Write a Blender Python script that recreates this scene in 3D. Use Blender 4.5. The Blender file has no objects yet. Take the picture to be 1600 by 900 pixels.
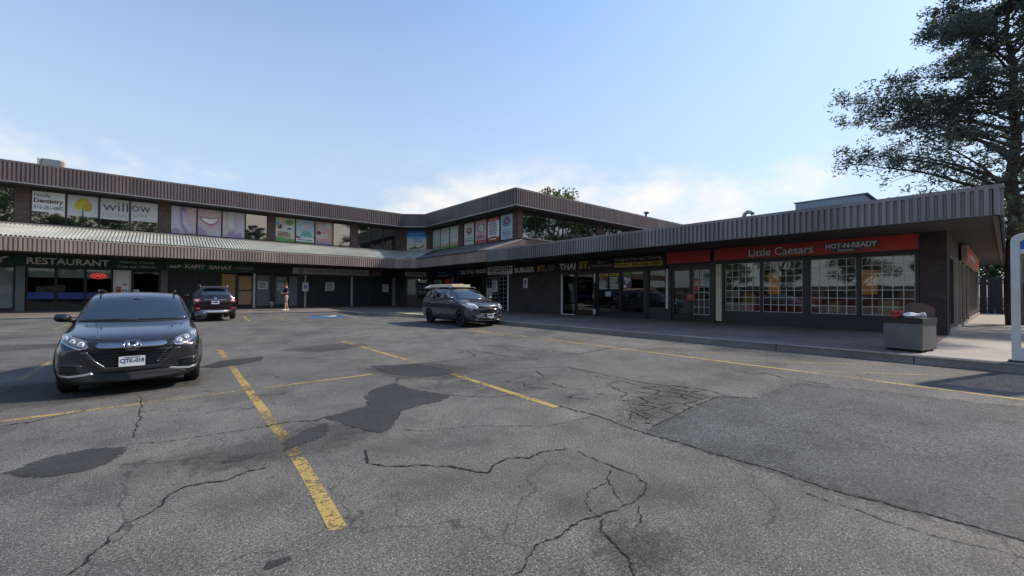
import bpy, bmesh, math, random
from mathutils import Vector, Matrix
from mathutils.bvhtree import BVHTree
from mathutils.geometry import tessellate_polygon

sc = bpy.context.scene
COL = sc.collection
# ------------------------------------------------------------------ camera
A, P, R = math.radians(49.85), math.radians(0.82), math.radians(-0.30)
fw0 = Vector((math.cos(A), math.sin(A), 0)); rt0 = Vector((math.sin(A), -math.cos(A), 0)); up0 = Vector((0, 0, 1))
fw = fw0*math.cos(P) + up0*math.sin(P); up1 = up0*math.cos(P) - fw0*math.sin(P)
rt = rt0*math.cos(R) - up1*math.sin(R); up = up1*math.cos(R) + rt0*math.sin(R)
cd = bpy.data.cameras.new('camera'); cam = bpy.data.objects.new('camera', cd); COL.objects.link(cam)
cam.matrix_world = Matrix(((rt.x, up.x, -fw.x, 0), (rt.y, up.y, -fw.y, 0), (rt.z, up.z, -fw.z, 1.6), (0, 0, 0, 1)))
cd.sensor_width = 36.0; cd.lens = 653.0/1600*36; cd.clip_start = 0.05; cd.clip_end = 3000
sc.camera = cam
# ------------------------------------------------------------------ sky and sun
SUN_EL = math.radians(43)
SAZ = math.atan2(0.92, -0.39)
sdir = Vector((math.sin(SAZ)*math.cos(SUN_EL), math.cos(SAZ)*math.cos(SUN_EL), math.sin(SUN_EL)))
w = bpy.data.worlds.new('World'); sc.world = w; w.use_nodes = True
nt = w.node_tree; N = nt.nodes; L = nt.links; N.clear()
sky = N.new('ShaderNodeTexSky'); sky.sky_type = 'NISHITA'; sky.sun_disc = False
sky.sun_elevation = SUN_EL; sky.sun_rotation = SAZ
sky.air_density = 1.1; sky.dust_density = 0.45; sky.ozone_density = 2.2; sky.altitude = 100
tc = N.new('ShaderNodeTexCoord'); sep = N.new('ShaderNodeSeparateXYZ'); L.new(tc.outputs['Generated'], sep.inputs[0])
mp = N.new('ShaderNodeMapping'); mp.inputs['Scale'].default_value = (1.9, 1.9, 3.6); mp.inputs['Location'].default_value = (1.35, 0.2, 0.3)
mp.inputs['Rotation'].default_value = (0, 0, math.radians(85)); L.new(tc.outputs['Generated'], mp.inputs[0])
nz = N.new('ShaderNodeTexNoise'); nz.inputs['Scale'].default_value = 1.0; nz.inputs['Detail'].default_value = 9; nz.inputs['Roughness'].default_value = .58
L.new(mp.outputs[0], nz.inputs['Vector'])
def wramp(src, a, b, c=0, d=1, t='SMOOTHSTEP'):
    m = N.new('ShaderNodeMapRange'); m.interpolation_type = t
    m.inputs[1].default_value = a; m.inputs[2].default_value = b; m.inputs[3].default_value = c; m.inputs[4].default_value = d
    L.new(src, m.inputs[0]); return m.outputs[0]
def wmul(a, b):
    m = N.new('ShaderNodeMath'); m.operation = 'MULTIPLY'; L.new(a, m.inputs[0])
    if hasattr(b, 'links'): L.new(b, m.inputs[1])
    else: m.inputs[1].default_value = b
    return m.outputs[0]
band = wmul(wramp(sep.outputs[2], .02, .08), wramp(sep.outputs[2], .34, .23))
cl = wmul(wmul(wramp(nz.outputs[0], .44, .60), band), .95)
nz2 = N.new('ShaderNodeTexNoise'); nz2.inputs['Scale'].default_value = 1.3; nz2.inputs['Detail'].default_value = 6
L.new(mp.outputs[0], nz2.inputs['Vector'])
thin = wmul(wramp(sep.outputs[2], .75, .05), wramp(nz2.outputs[0], .2, .8, .68, .88))
mx0 = N.new('ShaderNodeMixRGB'); mx0.inputs[2].default_value = (2.25, 2.62, 3.15, 1); L.new(thin, mx0.inputs[0]); L.new(sky.outputs[0], mx0.inputs[1])
mx = N.new('ShaderNodeMixRGB'); mx.inputs[2].default_value = (4.35, 4.15, 3.95, 1); L.new(cl, mx.inputs[0]); L.new(mx0.outputs[0], mx.inputs[1])
bg = N.new('ShaderNodeBackground'); bg.inputs[1].default_value = 0.14; L.new(mx.outputs[0], bg.inputs[0])
wo = N.new('ShaderNodeOutputWorld'); L.new(bg.outputs[0], wo.inputs[0])
sl = bpy.data.lights.new('sun', 'SUN'); sl.energy = 2.7; sl.angle = math.radians(2.0); sl.color = (1, .89, .74)
so = bpy.data.objects.new('sun', sl); COL.objects.link(so); so.rotation_euler = sdir.to_track_quat('Z', 'Y').to_euler(); so.location = sdir*60
sc.view_settings.view_transform = 'Standard'; sc.view_settings.look = 'None'; sc.view_settings.gamma = 1
sc.view_settings.use_curve_mapping = False; sc.view_settings.exposure = 0.8
sc.render.engine = 'CYCLES'; sc.cycles.max_bounces = 6; sc.cycles.transparent_max_bounces = 12
sc.cycles.caustics_reflective = False; sc.cycles.caustics_refractive = False
sc.cycles.use_denoising = True
# ------------------------------------------------------------------ materials
MATS = {}
def M(name, col, rough=.6, metal=0., var=.0, vs=4., bump=0., bs=60., coat=0., ior=1.45, emit=0., var2=0., vs2=40., stretch=(1, 1, 1), panel=0.):
    """one procedural Principled material: base colour broken up by two noises, optional bump"""
    if name in MATS: return MATS[name]
    m = bpy.data.materials.new(name); m.use_nodes = True; t = m.node_tree; n = t.nodes; l = t.links
    b = n['Principled BSDF']; b.inputs['Roughness'].default_value = rough; b.inputs['Metallic'].default_value = metal
    b.inputs['IOR'].default_value = ior; b.inputs['Coat Weight'].default_value = coat; b.inputs['Coat Roughness'].default_value = .04
    c = (*col, 1); b.inputs['Base Color'].default_value = c
    if emit: b.inputs['Emission Color'].default_value = c; b.inputs['Emission Strength'].default_value = emit
    co = n.new('ShaderNodeTexCoord'); mpn = n.new('ShaderNodeMapping'); mpn.inputs['Scale'].default_value = stretch; l.new(co.outputs['Object'], mpn.inputs[0])
    cur = None
    for amt, s in ((var, vs), (var2, vs2)):
        if not amt: continue
        z = n.new('ShaderNodeTexNoise'); z.inputs['Scale'].default_value = s; z.inputs['Detail'].default_value = 5; l.new(mpn.outputs[0], z.inputs['Vector'])
        r = n.new('ShaderNodeMapRange'); r.inputs[1].default_value = .3; r.inputs[2].default_value = .7; r.inputs[3].default_value = 1-amt; r.inputs[4].default_value = 1+amt
        l.new(z.outputs[0], r.inputs[0])
        x = n.new('ShaderNodeVectorMath'); x.operation = 'SCALE'; l.new(r.outputs[0], x.inputs[3])
        if cur is None: x.inputs[0].default_value = col
        else: l.new(cur, x.inputs[0])
        cur = x.outputs[0]
        if amt == var:
            rr = n.new('ShaderNodeMapRange'); rr.inputs[3].default_value = max(.02, rough-.06); rr.inputs[4].default_value = min(1, rough+.08); l.new(z.outputs[0], rr.inputs[0]); l.new(rr.outputs[0], b.inputs['Roughness'])
    if panel and cur is not None:                      # sheet-to-sheet tone differences, one sheet about 0.93 m wide
        sp = n.new('ShaderNodeSeparateXYZ'); l.new(co.outputs['Object'], sp.inputs[0]); su = n.new('ShaderNodeMath'); su.operation = 'SUBTRACT'; l.new(sp.outputs[0], su.inputs[0]); l.new(sp.outputs[1], su.inputs[1])
        dv = n.new('ShaderNodeMath'); dv.operation = 'DIVIDE'; l.new(su.outputs[0], dv.inputs[0]); dv.inputs[1].default_value = .93
        fl = n.new('ShaderNodeMath'); fl.operation = 'FLOOR'; l.new(dv.outputs[0], fl.inputs[0]); wn = n.new('ShaderNodeTexWhiteNoise'); wn.noise_dimensions = '1D'; l.new(fl.outputs[0], wn.inputs['W'])
        mr = n.new('ShaderNodeMapRange'); mr.inputs[3].default_value = 1-panel; mr.inputs[4].default_value = 1+panel; l.new(wn.outputs['Value'], mr.inputs[0])
        x = n.new('ShaderNodeVectorMath'); x.operation = 'SCALE'; l.new(cur, x.inputs[0]); l.new(mr.outputs[0], x.inputs[3]); cur = x.outputs[0]
    if cur is not None: l.new(cur, b.inputs['Base Color'])
    if bump:
        z = n.new('ShaderNodeTexNoise'); z.inputs['Scale'].default_value = bs; z.inputs['Detail'].default_value = 4; l.new(mpn.outputs[0], z.inputs['Vector'])
        bp = n.new('ShaderNodeBump'); bp.inputs['Strength'].default_value = bump; bp.inputs['Distance'].default_value = .01; l.new(z.outputs[0], bp.inputs['Height']); l.new(bp.outputs[0], b.inputs['Normal'])
    MATS[name] = m; return m

def nodes_of(name):
    m = bpy.data.materials.new(name); m.use_nodes = True; MATS[name] = m
    t = m.node_tree
    return m, t.nodes, t.links, t.nodes['Principled BSDF'], t.nodes['Material Output']
def nd(n, typ, **kw):
    x = n.new(typ)
    for k, v in kw.items(): setattr(x, k, v)
    return x
def noise(n, l, vec, scale, detail=4, rough=.5):
    z = n.new('ShaderNodeTexNoise'); z.inputs['Scale'].default_value = scale; z.inputs['Detail'].default_value = detail; z.inputs['Roughness'].default_value = rough
    l.new(vec, z.inputs['Vector']); return z.outputs[0]
def mrange(n, l, src, a, b, c, d):
    r = n.new('ShaderNodeMapRange'); 
    for i, v in enumerate((a, b, c, d)): r.inputs[i+1].default_value = v
    l.new(src, r.inputs[0]); return r.outputs[0]
def mixc(n, l, f, a, b):
    m = n.new('ShaderNodeMixRGB')
    for i, v in ((0, f), (1, a), (2, b)):
        if hasattr(v, 'links'): l.new(v, m.inputs[i])
        elif i == 0: m.inputs[0].default_value = v
        else: m.inputs[i].default_value = (*v, 1)
    return m.outputs[0]
def mulm(n, l, a, b):
    m = n.new('ShaderNodeMath'); m.operation = 'MULTIPLY'; l.new(a, m.inputs[0])
    if hasattr(b, 'links'): l.new(b, m.inputs[1])
    else: m.inputs[1].default_value = b
    return m.outputs[0]

def asphalt_mat(name, c_dark, c_light, stone, coarse=1.0, web=False):
    m, n, l, b, o = nodes_of(name)
    co = nd(n, 'ShaderNodeTexCoord').outputs['Object']
    big = noise(n, l, co, .22, 5, .6); mid = noise(n, l, co, 1.7, 5, .65); fine = noise(n, l, co, 56*coarse, 4, .78)
    base = mixc(n, l, mrange(n, l, big, .32, .68, 0, 1), c_dark, c_light)
    k = nd(n, 'ShaderNodeVectorMath', operation='SCALE'); l.new(base, k.inputs[0]); l.new(mrange(n, l, mid, .3, .7, .80, 1.18), k.inputs[3])
    k2 = nd(n, 'ShaderNodeVectorMath', operation='SCALE'); l.new(k.outputs[0], k2.inputs[0]); l.new(mrange(n, l, fine, .38, .62, .30, 1.8), k2.inputs[3])
    v = nd(n, 'ShaderNodeTexVoronoi'); v.inputs['Scale'].default_value = 80*coarse; l.new(co, v.inputs['Vector'])
    sp = mrange(n, l, v.outputs['Distance'], .16, .34, 1, 0)
    vr = nd(n, 'ShaderNodeSeparateXYZ'); l.new(v.outputs['Color'], vr.inputs[0])
    pick = mrange(n, l, vr.outputs[0], .5, .7, 0, .85)
    col = mixc(n, l, mulm(n, l, sp, pick), k2.outputs[0], stone)
    st_ = noise(n, l, co, .75, 7, .72); col = mixc(n, l, mrange(n, l, st_, .47, .66, 0, .60), col, (c_dark[0]*.48, c_dark[1]*.45, c_dark[2]*.42))
    st2 = noise(n, l, co, .33, 4, .5); col = mixc(n, l, mrange(n, l, st2, .52, .75, 0, .5), col, (c_light[0]*1.25, c_light[1]*1.18, c_light[2]*1.05))
    if web:
        wv = nd(n, 'ShaderNodeVectorMath', operation='ADD'); l.new(co, wv.inputs[0]); dn = nd(n, 'ShaderNodeTexNoise'); dn.inputs['Scale'].default_value = 2.6; dn.inputs['Detail'].default_value = 5; l.new(co, dn.inputs['Vector'])
        dsc = nd(n, 'ShaderNodeVectorMath', operation='SCALE'); l.new(dn.outputs['Color'], dsc.inputs[0]); dsc.inputs[3].default_value = .55; l.new(dsc.outputs[0], wv.inputs[1])
        for sc_, wd, lo in ((.55, .0062, .40), (1.9, .013, .50)):
            vv = nd(n, 'ShaderNodeTexVoronoi', feature='DISTANCE_TO_EDGE'); vv.inputs['Scale'].default_value = sc_; l.new(wv.outputs[0], vv.inputs['Vector'])
            mk = mrange(n, l, noise(n, l, co, .5*sc_+.1, 4), lo, lo+.12, 0, .62)
            col = mixc(n, l, mulm(n, l, mrange(n, l, vv.outputs['Distance'], wd*.35, wd, 1, 0), mk), col, (.018, .018, .018))
    l.new(col, b.inputs['Base Color']); b.inputs['Roughness'].default_value = .86
    bp = nd(n, 'ShaderNodeBump'); bp.inputs['Strength'].default_value = .55; bp.inputs['Distance'].default_value = .006
    l.new(fine, bp.inputs['Height'])
    bp2 = nd(n, 'ShaderNodeBump'); bp2.inputs['Strength'].default_value = .25; bp2.inputs['Distance'].default_value = .03
    l.new(mid, bp2.inputs['Height']); l.new(bp2.outputs[0], bp.inputs['Normal']); l.new(bp.outputs[0], b.inputs['Normal'])
    return m
def fade_alpha(name, top=.9):
    t = MATS[name].node_tree; n = t.nodes; l = t.links; b = n['Principled BSDF']
    at = nd(n, 'ShaderNodeAttribute'); at.attribute_name = 'fade'; co = nd(n, 'ShaderNodeTexCoord').outputs['Object']
    z = nd(n, 'ShaderNodeMath', operation='ADD'); l.new(at.outputs['Fac'], z.inputs[0]); l.new(mrange(n, l, noise(n, l, co, 9, 6, .7), .25, .75, -.55, .55), z.inputs[1])
    l.new(mrange(n, l, z.outputs[0], .25, .75, 0, top), b.inputs['Alpha'])
asphalt_mat('asphalt', (.068, .066, .060), (.132, .124, .110), (.46, .44, .41), web=True)
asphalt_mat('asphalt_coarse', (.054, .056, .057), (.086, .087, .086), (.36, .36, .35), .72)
asphalt_mat('asphalt_patch', (.020, .020, .020), (.036, .035, .034), (.10, .10, .097), 1.1)
asphalt_mat('oil_stain', (.024, .022, .020), (.040, .037, .033), (.12, .12, .11), 1.0)
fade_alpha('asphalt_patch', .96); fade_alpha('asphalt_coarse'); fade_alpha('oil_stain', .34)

def paint_mat(name, col, lo, hi, alpha_max=1.0):
    m, n, l, b, o = nodes_of(name)
    co = nd(n, 'ShaderNodeTexCoord').outputs['Object']
    a = noise(n, l, co, 22, 6, .75); c = noise(n, l, co, 1.3, 3)
    s = nd(n, 'ShaderNodeMath', operation='ADD'); l.new(a, s.inputs[0]); l.new(mrange(n, l, c, .3, .7, -.12, .12), s.inputs[1])
    al = mrange(n, l, s.outputs[0], lo, hi, 0, alpha_max)
    f = noise(n, l, co, 80, 3)
    l.new(mixc(n, l, mrange(n, l, f, .35, .65, 0, 1), tuple(x*.72 for x in col), col), b.inputs['Base Color']); b.inputs['Roughness'].default_value = .75
    l.new(al, b.inputs['Alpha'])
paint_mat('yellow_paint', (.44, .31, .095), .40, .50, .95)
paint_mat('faded_yellow_paint', (.42, .32, .15), .42, .58, .8)
paint_mat('white_paint_worn', (.50, .49, .46), .42, .58, .7)
paint_mat('blue_paint', (.06, .17, .36), .38, .55, .8)

def brick_mat(name, c1, c2, mortar, sx=.215, sz=.075):
    m, n, l, b, o = nodes_of(name)
    co = nd(n, 'ShaderNodeTexCoord').outputs['Object']; s = nd(n, 'ShaderNodeSeparateXYZ'); l.new(co, s.inputs[0])
    ad = nd(n, 'ShaderNodeMath', operation='SUBTRACT'); l.new(s.outputs[0], ad.inputs[0]); l.new(s.outputs[1], ad.inputs[1])
    cb = nd(n, 'ShaderNodeCombineXYZ'); l.new(ad.outputs[0], cb.inputs[0]); l.new(s.outputs[2], cb.inputs[1])
    br = nd(n, 'ShaderNodeTexBrick'); l.new(cb.outputs[0], br.inputs['Vector'])
    br.inputs['Scale'].default_value = 1; br.inputs['Brick Width'].default_value = sx; br.inputs['Row Height'].default_value = sz; br.inputs['Mortar Size'].default_value = .006
    br.inputs['Color1'].default_value = (*c1, 1); br.inputs['Color2'].default_value = (*c2, 1); br.inputs['Mortar'].default_value = (*mortar, 1)
    z = noise(n, l, co, 2.2, 5)
    k = nd(n, 'ShaderNodeVectorMath', operation='SCALE'); l.new(br.outputs[0], k.inputs[0]); l.new(mrange(n, l, z, .3, .7, .75, 1.2), k.inputs[3])
    l.new(k.outputs[0], b.inputs['Base Color']); b.inputs['Roughness'].default_value = .85
    bp = nd(n, 'ShaderNodeBump'); bp.inputs['Strength'].default_value = .6; bp.inputs['Distance'].default_value = .008; bp.invert = True
    l.new(br.outputs['Fac'], bp.inputs['Height']); l.new(bp.outputs[0], b.inputs['Normal'])
brick_mat('brown_brick', (.105, .060, .048), (.072, .046, .042), (.13, .115, .10))
brick_mat('dark_brick', (.058, .042, .039), (.040, .033, .034), (.062, .057, .054))
brick_mat('red_brick', (.22, .11, .075), (.15, .085, .065), (.24, .21, .18))

def paver_mat():
    m, n, l, b, o = nodes_of('pavers')
    co = nd(n, 'ShaderNodeTexCoord').outputs['Object']
    br = nd(n, 'ShaderNodeTexBrick'); l.new(co, br.inputs['Vector']); br.inputs['Scale'].default_value = 1
    br.inputs['Brick Width'].default_value = .22; br.inputs['Row Height'].default_value = .11; br.inputs['Mortar Size'].default_value = .005
    br.inputs['Color1'].default_value = (.200, .152, .128, 1); br.inputs['Color2'].default_value = (.145, .118, .104, 1); br.inputs['Mortar'].default_value = (.07, .065, .06, 1)
    a = noise(n, l, co, .6, 5, .6); f = noise(n, l, co, 45, 3)
    k = nd(n, 'ShaderNodeVectorMath', operation='SCALE'); l.new(br.outputs[0], k.inputs[0]); l.new(mrange(n, l, a, .3, .7, .72, 1.25), k.inputs[3])
    k2 = nd(n, 'ShaderNodeVectorMath', operation='SCALE'); l.new(k.outputs[0], k2.inputs[0]); l.new(mrange(n, l, f, .3, .7, .8, 1.2), k2.inputs[3])
    l.new(k2.outputs[0], b.inputs['Base Color']); b.inputs['Roughness'].default_value = .85
    bp = nd(n, 'ShaderNodeBump'); bp.inputs['Strength'].default_value = .4; bp.inputs['Distance'].default_value = .006; bp.invert = True
    l.new(br.outputs['Fac'], bp.inputs['Height']); l.new(bp.outputs[0], b.inputs['Normal'])
paver_mat()

def shop_glass(name, tint, ior):
    m, n, l, b, o = nodes_of(name)
    n.remove(b)
    t = nd(n, 'ShaderNodeBsdfTransparent'); t.inputs[0].default_value = (*tint, 1)
    g = nd(n, 'ShaderNodeBsdfGlossy'); g.inputs['Roughness'].default_value = .015
    f = nd(n, 'ShaderNodeFresnel'); f.inputs[0].default_value = ior
    co = nd(n, 'ShaderNodeTexCoord').outputs['Object']
    bp = nd(n, 'ShaderNodeBump'); bp.inputs['Strength'].default_value = .06; bp.inputs['Distance'].default_value = .05
    l.new(noise(n, l, co, .7, 2), bp.inputs['Height']); l.new(bp.outputs[0], g.inputs['Normal'])
    x = nd(n, 'ShaderNodeMixShader'); l.new(f.outputs[0], x.inputs[0]); l.new(t.outputs[0], x.inputs[1]); l.new(g.outputs[0], x.inputs[2]); l.new(x.outputs[0], o.inputs[0])
shop_glass('shop_glass', (.80, .84, .84), 1.5); shop_glass('clear_shop_glass', (.86, .90, .90), 1.8); shop_glass('clear_panel_glass', (.96, .97, .97), 1.35)
def mirror_glass():
    m, n, l, b, o = nodes_of('reflective_glass')
    b.inputs['Base Color'].default_value = (.012, .015, .016, 1); b.inputs['Roughness'].default_value = .02; b.inputs['IOR'].default_value = 3.0
    b.inputs['Specular Tint'].default_value = (1, .97, .86, 1)
    co = nd(n, 'ShaderNodeTexCoord').outputs['Object']
    bp = nd(n, 'ShaderNodeBump'); bp.inputs['Strength'].default_value = .10; bp.inputs['Distance'].default_value = .05
    l.new(noise(n, l, co, .6, 2), bp.inputs['Height']); l.new(bp.outputs[0], b.inputs['Normal'])
mirror_glass()

def leaf_mat(name, c1, c2, trans=.35):
    m, n, l, b, o = nodes_of(name)
    co = nd(n, 'ShaderNodeTexCoord').outputs['Object']
    col = mixc(n, l, mrange(n, l, noise(n, l, co, 1.1, 4), .3, .7, 0, 1), c1, c2)
    l.new(col, b.inputs['Base Color']); b.inputs['Roughness'].default_value = .6
    t = nd(n, 'ShaderNodeBsdfTranslucent'); l.new(col, t.inputs[0])
    x = nd(n, 'ShaderNodeMixShader'); x.inputs[0].default_value = trans; l.new(b.outputs[0], x.inputs[1]); l.new(t.outputs[0], x.inputs[2]); l.new(x.outputs[0], o.inputs[0])
leaf_mat('pine_needles', (.060, .086, .070), (.092, .122, .092), .5)
leaf_mat('green_leaves', (.055, .10, .030), (.10, .16, .05), .4)
M('bark', (.06, .045, .035), .9, var=.3, vs=6, bump=.6, bs=25)
M('canopy_fascia_metal', (.30, .235, .205), .45, var=.18, vs=.7, var2=.14, vs2=5, stretch=(1, 1, .10), panel=.11)
M('fascia_metal', (.135, .105, .103), .42, var=.20, vs=.7, var2=.14, vs2=5, stretch=(1, 1, .10), panel=.11)
M('fascia_metal_wing', (.185, .178, .190), .42, var=.22, vs=.6, var2=.16, vs2=4, stretch=(1, 1, .10), panel=.11)
M('canopy_metal', (.46, .47, .43), .38, var=.16, vs=1.2, var2=.10, vs2=9, panel=.10)
M('canopy_metal_pan_shade', (.27, .28, .26), .5, var=.2, vs=1.2, var2=.12, vs2=9)  # pans toned darker than the ribs, the shade between ribs put into the colour
M('canopy_metal_shaded', (.16, .15, .15), .45, var=.14, vs=1.2)  # wing-side copy of the canopy metal, its shade put into a darker colour
M('beige_trim', (.42, .35, .28), .6, var=.12, vs=2)
M('dark_trim', (.045, .040, .040), .5, var=.15, vs=3)
M('soffit', (.07, .064, .062), .8, var=.15, vs=1)
M('black_frame', (.014, .014, .016), .4, var=.2, vs=3)
M('black_panel', (.020, .021, .024), .45, var=.25, vs=1.5)
M('grey_panel', (.13, .15, .155), .5, var=.1, vs=2)
M('alu', (.42, .43, .44), .4, .7, var=.08, vs=4)
M('grille_steel', (.52, .54, .55), .5, .2, var=.12, vs=6)
M('unit_blue', (.26, .33, .40), .55, var=.1, vs=2)
M('white_frame', (.58, .60, .60), .5, var=.08, vs=4)
M('blind', (.74, .75, .74), .8, var=.05, vs=3)
M('plywood', (.40, .26, .12), .75, var=.16, vs=3, stretch=(6, 6, 1))
M('blue_film', (.012, .055, .22), .5, var=.08)
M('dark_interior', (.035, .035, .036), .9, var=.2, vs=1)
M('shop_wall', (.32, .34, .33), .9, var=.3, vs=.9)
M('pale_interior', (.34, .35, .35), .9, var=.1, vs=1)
M('concrete', (.30, .285, .265), .9, var=.18, vs=1.3, var2=.14, vs2=30, bump=.3, bs=70)
M('kerb_concrete', (.20, .195, .185), .9, var=.22, vs=1.1, var2=.16, vs2=26, bump=.35, bs=60)
M('slab_concrete', (.36, .32, .275), .9, var=.15, vs=.8, var2=.12, vs2=25, bump=.25, bs=60)
M('yellow_concrete', (.50, .42, .23), .85, var=.22, vs=1.6, var2=.1, vs2=20)
M('exposed_aggregate', (.15, .15, .147), .95, var=.14, vs=3, var2=.42, vs2=85, bump=.8, bs=90)
M('roofing', (.10, .10, .10), .95, var=.2, vs=1)
M('galvanised', (.30, .32, .34), .45, .6, var=.15, vs=4)
M('unit_paint', (.15, .19, .20), .6, var=.1, vs=2)
M('unit_beige', (.45, .40, .34), .6, var=.1, vs=2)
M('crack', (.012, .012, .013), .95, var=.3, vs=20)
M('fence_wood', (.05, .045, .042), .85, var=.25, vs=2, stretch=(4, 4, .4))
for nm, c in dict(white=(.80, .81, .80), signwhite=(.92, .94, .95), offwhite=(.60, .61, .58), black=(.018, .018, .020), red=(.42, .045, .03), orange_red=(.64, .070, .050), green=(.012, .105, .062), dkgreen=(.008, .062, .042),
                  navy=(.012, .030, .12), blue=(.03, .16, .46), skyblue=(.16, .45, .68), yellow=(.62, .50, .05), gold=(.50, .36, .05), grey=(.30, .31, .31), greysign=(.34, .37, .40), dkgrey=(.09, .095, .10),
                  lilac=(.56, .52, .60), mauve=(.36, .29, .43), skin=(.66, .50, .48), skinpale=(.55, .46, .46), lips=(.48, .17, .21), teal=(.16, .42, .42), leafgreen=(.16, .34, .10), pink=(.62, .38, .40), cream=(.64, .60, .44),
                  mint=(.52, .62, .55), brownred=(.17, .055, .045), slate=(.10, .12, .16), paleblue=(.42, .56, .64), salmon=(.58, .34, .26)).items():
    M('p_'+nm, tuple(x*.86 for x in c), .55, var=.06, vs=5)
M('neon_red', (1, .10, .08), .4, emit=.9)
M('menu_glow', (.58, .24, .07), .5, var=.6, vs=4, emit=.07)
M('lamp_white', (1, .95, .85), .4, emit=1.0)
# ------------------------------------------------------------------ mesh helpers
class MB:
    def __init__(s): s.v = []; s.f = []; s.m = []; s.slots = []; s.sm = []
    def slot(s, mat):
        if mat not in s.slots: s.slots.append(mat)
        return s.slots.index(mat)
    def add(s, vs, fs, mat, smooth=False):
        b = len(s.v); s.v += [tuple(p) for p in vs]; k = s.slot(mat)
        for f in fs: s.f.append([i+b for i in f]); s.m.append(k); s.sm.append(smooth)
    def box(s, x0, x1, y0, y1, z0, z1, mat):
        s.hexa([(x0, y0, z0), (x1, y0, z0), (x1, y1, z0), (x0, y1, z0), (x0, y0, z1), (x1, y0, z1), (x1, y1, z1), (x0, y1, z1)], mat)
    def hexa(s, p, mat): s.add(p, [(0, 3, 2, 1), (4, 5, 6, 7), (0, 1, 5, 4), (1, 2, 6, 5), (2, 3, 7, 6), (3, 0, 4, 7)], mat)
    def fbox(s, F, u0, u1, z0, z1, d0, d1, mat):      # d0 = back, d1 = front (towards the viewer)
        s.hexa([F(u0, z0, d1), F(u1, z0, d1), F(u1, z0, d0), F(u0, z0, d0), F(u0, z1, d1), F(u1, z1, d1), F(u1, z1, d0), F(u0, z1, d0)], mat)
    def frame(s, F, u0, u1, z0, z1, t, d0, d1, mat):
        s.fbox(F, u0, u1, z0, z0+t, d0, d1, mat); s.fbox(F, u0, u1, z1-t, z1, d0, d1, mat)
        s.fbox(F, u0, u0+t, z0+t, z1-t, d0, d1, mat); s.fbox(F, u1-t, u1, z0+t, z1-t, d0, d1, mat)
    def poly(s, pts, mat):                            # any simple polygon, triangulated
        tr = tessellate_polygon([[Vector(p) for p in pts]])
        s.add(pts, [tuple(t) for t in tr], mat)
    def tube(s, pts, rad, mat, seg=8, smooth=True, cap=True):
        pts = [Vector(p) for p in pts]; n = len(pts); rad = rad if isinstance(rad, (list, tuple)) else [rad]*n
        vs = []; ref = None
        for i, p in enumerate(pts):
            t = (pts[min(i+1, n-1)]-pts[max(i-1, 0)]).normalized()
            if ref is None: ref = t.orthogonal().normalized()
            ref = (ref-t*ref.dot(t)).normalized() if (ref-t*ref.dot(t)).length > 1e-5 else t.orthogonal().normalized()
            q = t.cross(ref)
            for k in range(seg):
                a = 2*math.pi*k/seg; vs.append(p+(ref*math.cos(a)+q*math.sin(a))*rad[i])
        fs = [(i*seg+k, i*seg+(k+1) % seg, (i+1)*seg+(k+1) % seg, (i+1)*seg+k) for i in range(n-1) for k in range(seg)]
        if cap: fs += [tuple(range(seg-1, -1, -1)), tuple((n-1)*seg+k for k in range(seg))]
        s.add(vs, fs, mat, smooth)
    def lathe(s, prof, mat, axis='X', c=(0, 0, 0), seg=28, smooth=True):   # prof = [(radius, axial)]
        vs = []
        for r, a in prof:
            for k in range(seg):
                t = 2*math.pi*k/seg
                p = (a, r*math.cos(t), r*math.sin(t)) if axis == 'X' else ((r*math.cos(t), a, r*math.sin(t)) if axis == 'Y' else (r*math.cos(t), r*math.sin(t), a))
                vs.append((p[0]+c[0], p[1]+c[1], p[2]+c[2]))
        n = len(prof)
        s.add(vs, [(i*seg+k, i*seg+(k+1) % seg, (i+1)*seg+(k+1) % seg, (i+1)*seg+k) for i in range(n-1) for k in range(seg)], mat, smooth)
    def build(s, name, parent=None, label=None, cat=None, group=None, kind=None, bevel=0):
        me = bpy.data.meshes.new(name); me.from_pydata(s.v, [], s.f); me.validate(); me.update()
        for t in s.slots: me.materials.append(MATS[t])
        if len(me.polygons) == len(s.m): me.polygons.foreach_set('material_index', s.m); me.polygons.foreach_set('use_smooth', s.sm)
        else:
            for p in me.polygons: p.material_index = 0
        return link(name, me, parent, label, cat, group, kind, bevel)
def link(name, me, parent=None, label=None, cat=None, group=None, kind=None, bevel=0):
    o = bpy.data.objects.new(name, me); COL.objects.link(o)
    if parent is not None:
        o.parent = parent
        if parent.get('world_coords'): o.matrix_parent_inverse = Matrix.Translation(-parent.location)
    tag(o, label, cat, group, kind)
    if bevel:
        b = o.modifiers.new('bevel', 'BEVEL'); b.width = bevel; b.segments = 2; b.limit_method = 'ANGLE'
    return o
def tag(o, label=None, cat=None, group=None, kind=None):
    for k, v in (('label', label), ('category', cat), ('group', group), ('kind', kind)):
        if v: o[k] = v
def empty(name, loc, label=None, cat=None, group=None, rz=0, world=False):
    o = bpy.data.objects.new(name, None); COL.objects.link(o); o.location = loc; o.rotation_euler = (0, 0, rz); o.empty_display_size = .2
    if world: o['world_coords'] = 1
    tag(o, label, cat, group); return o
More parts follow.
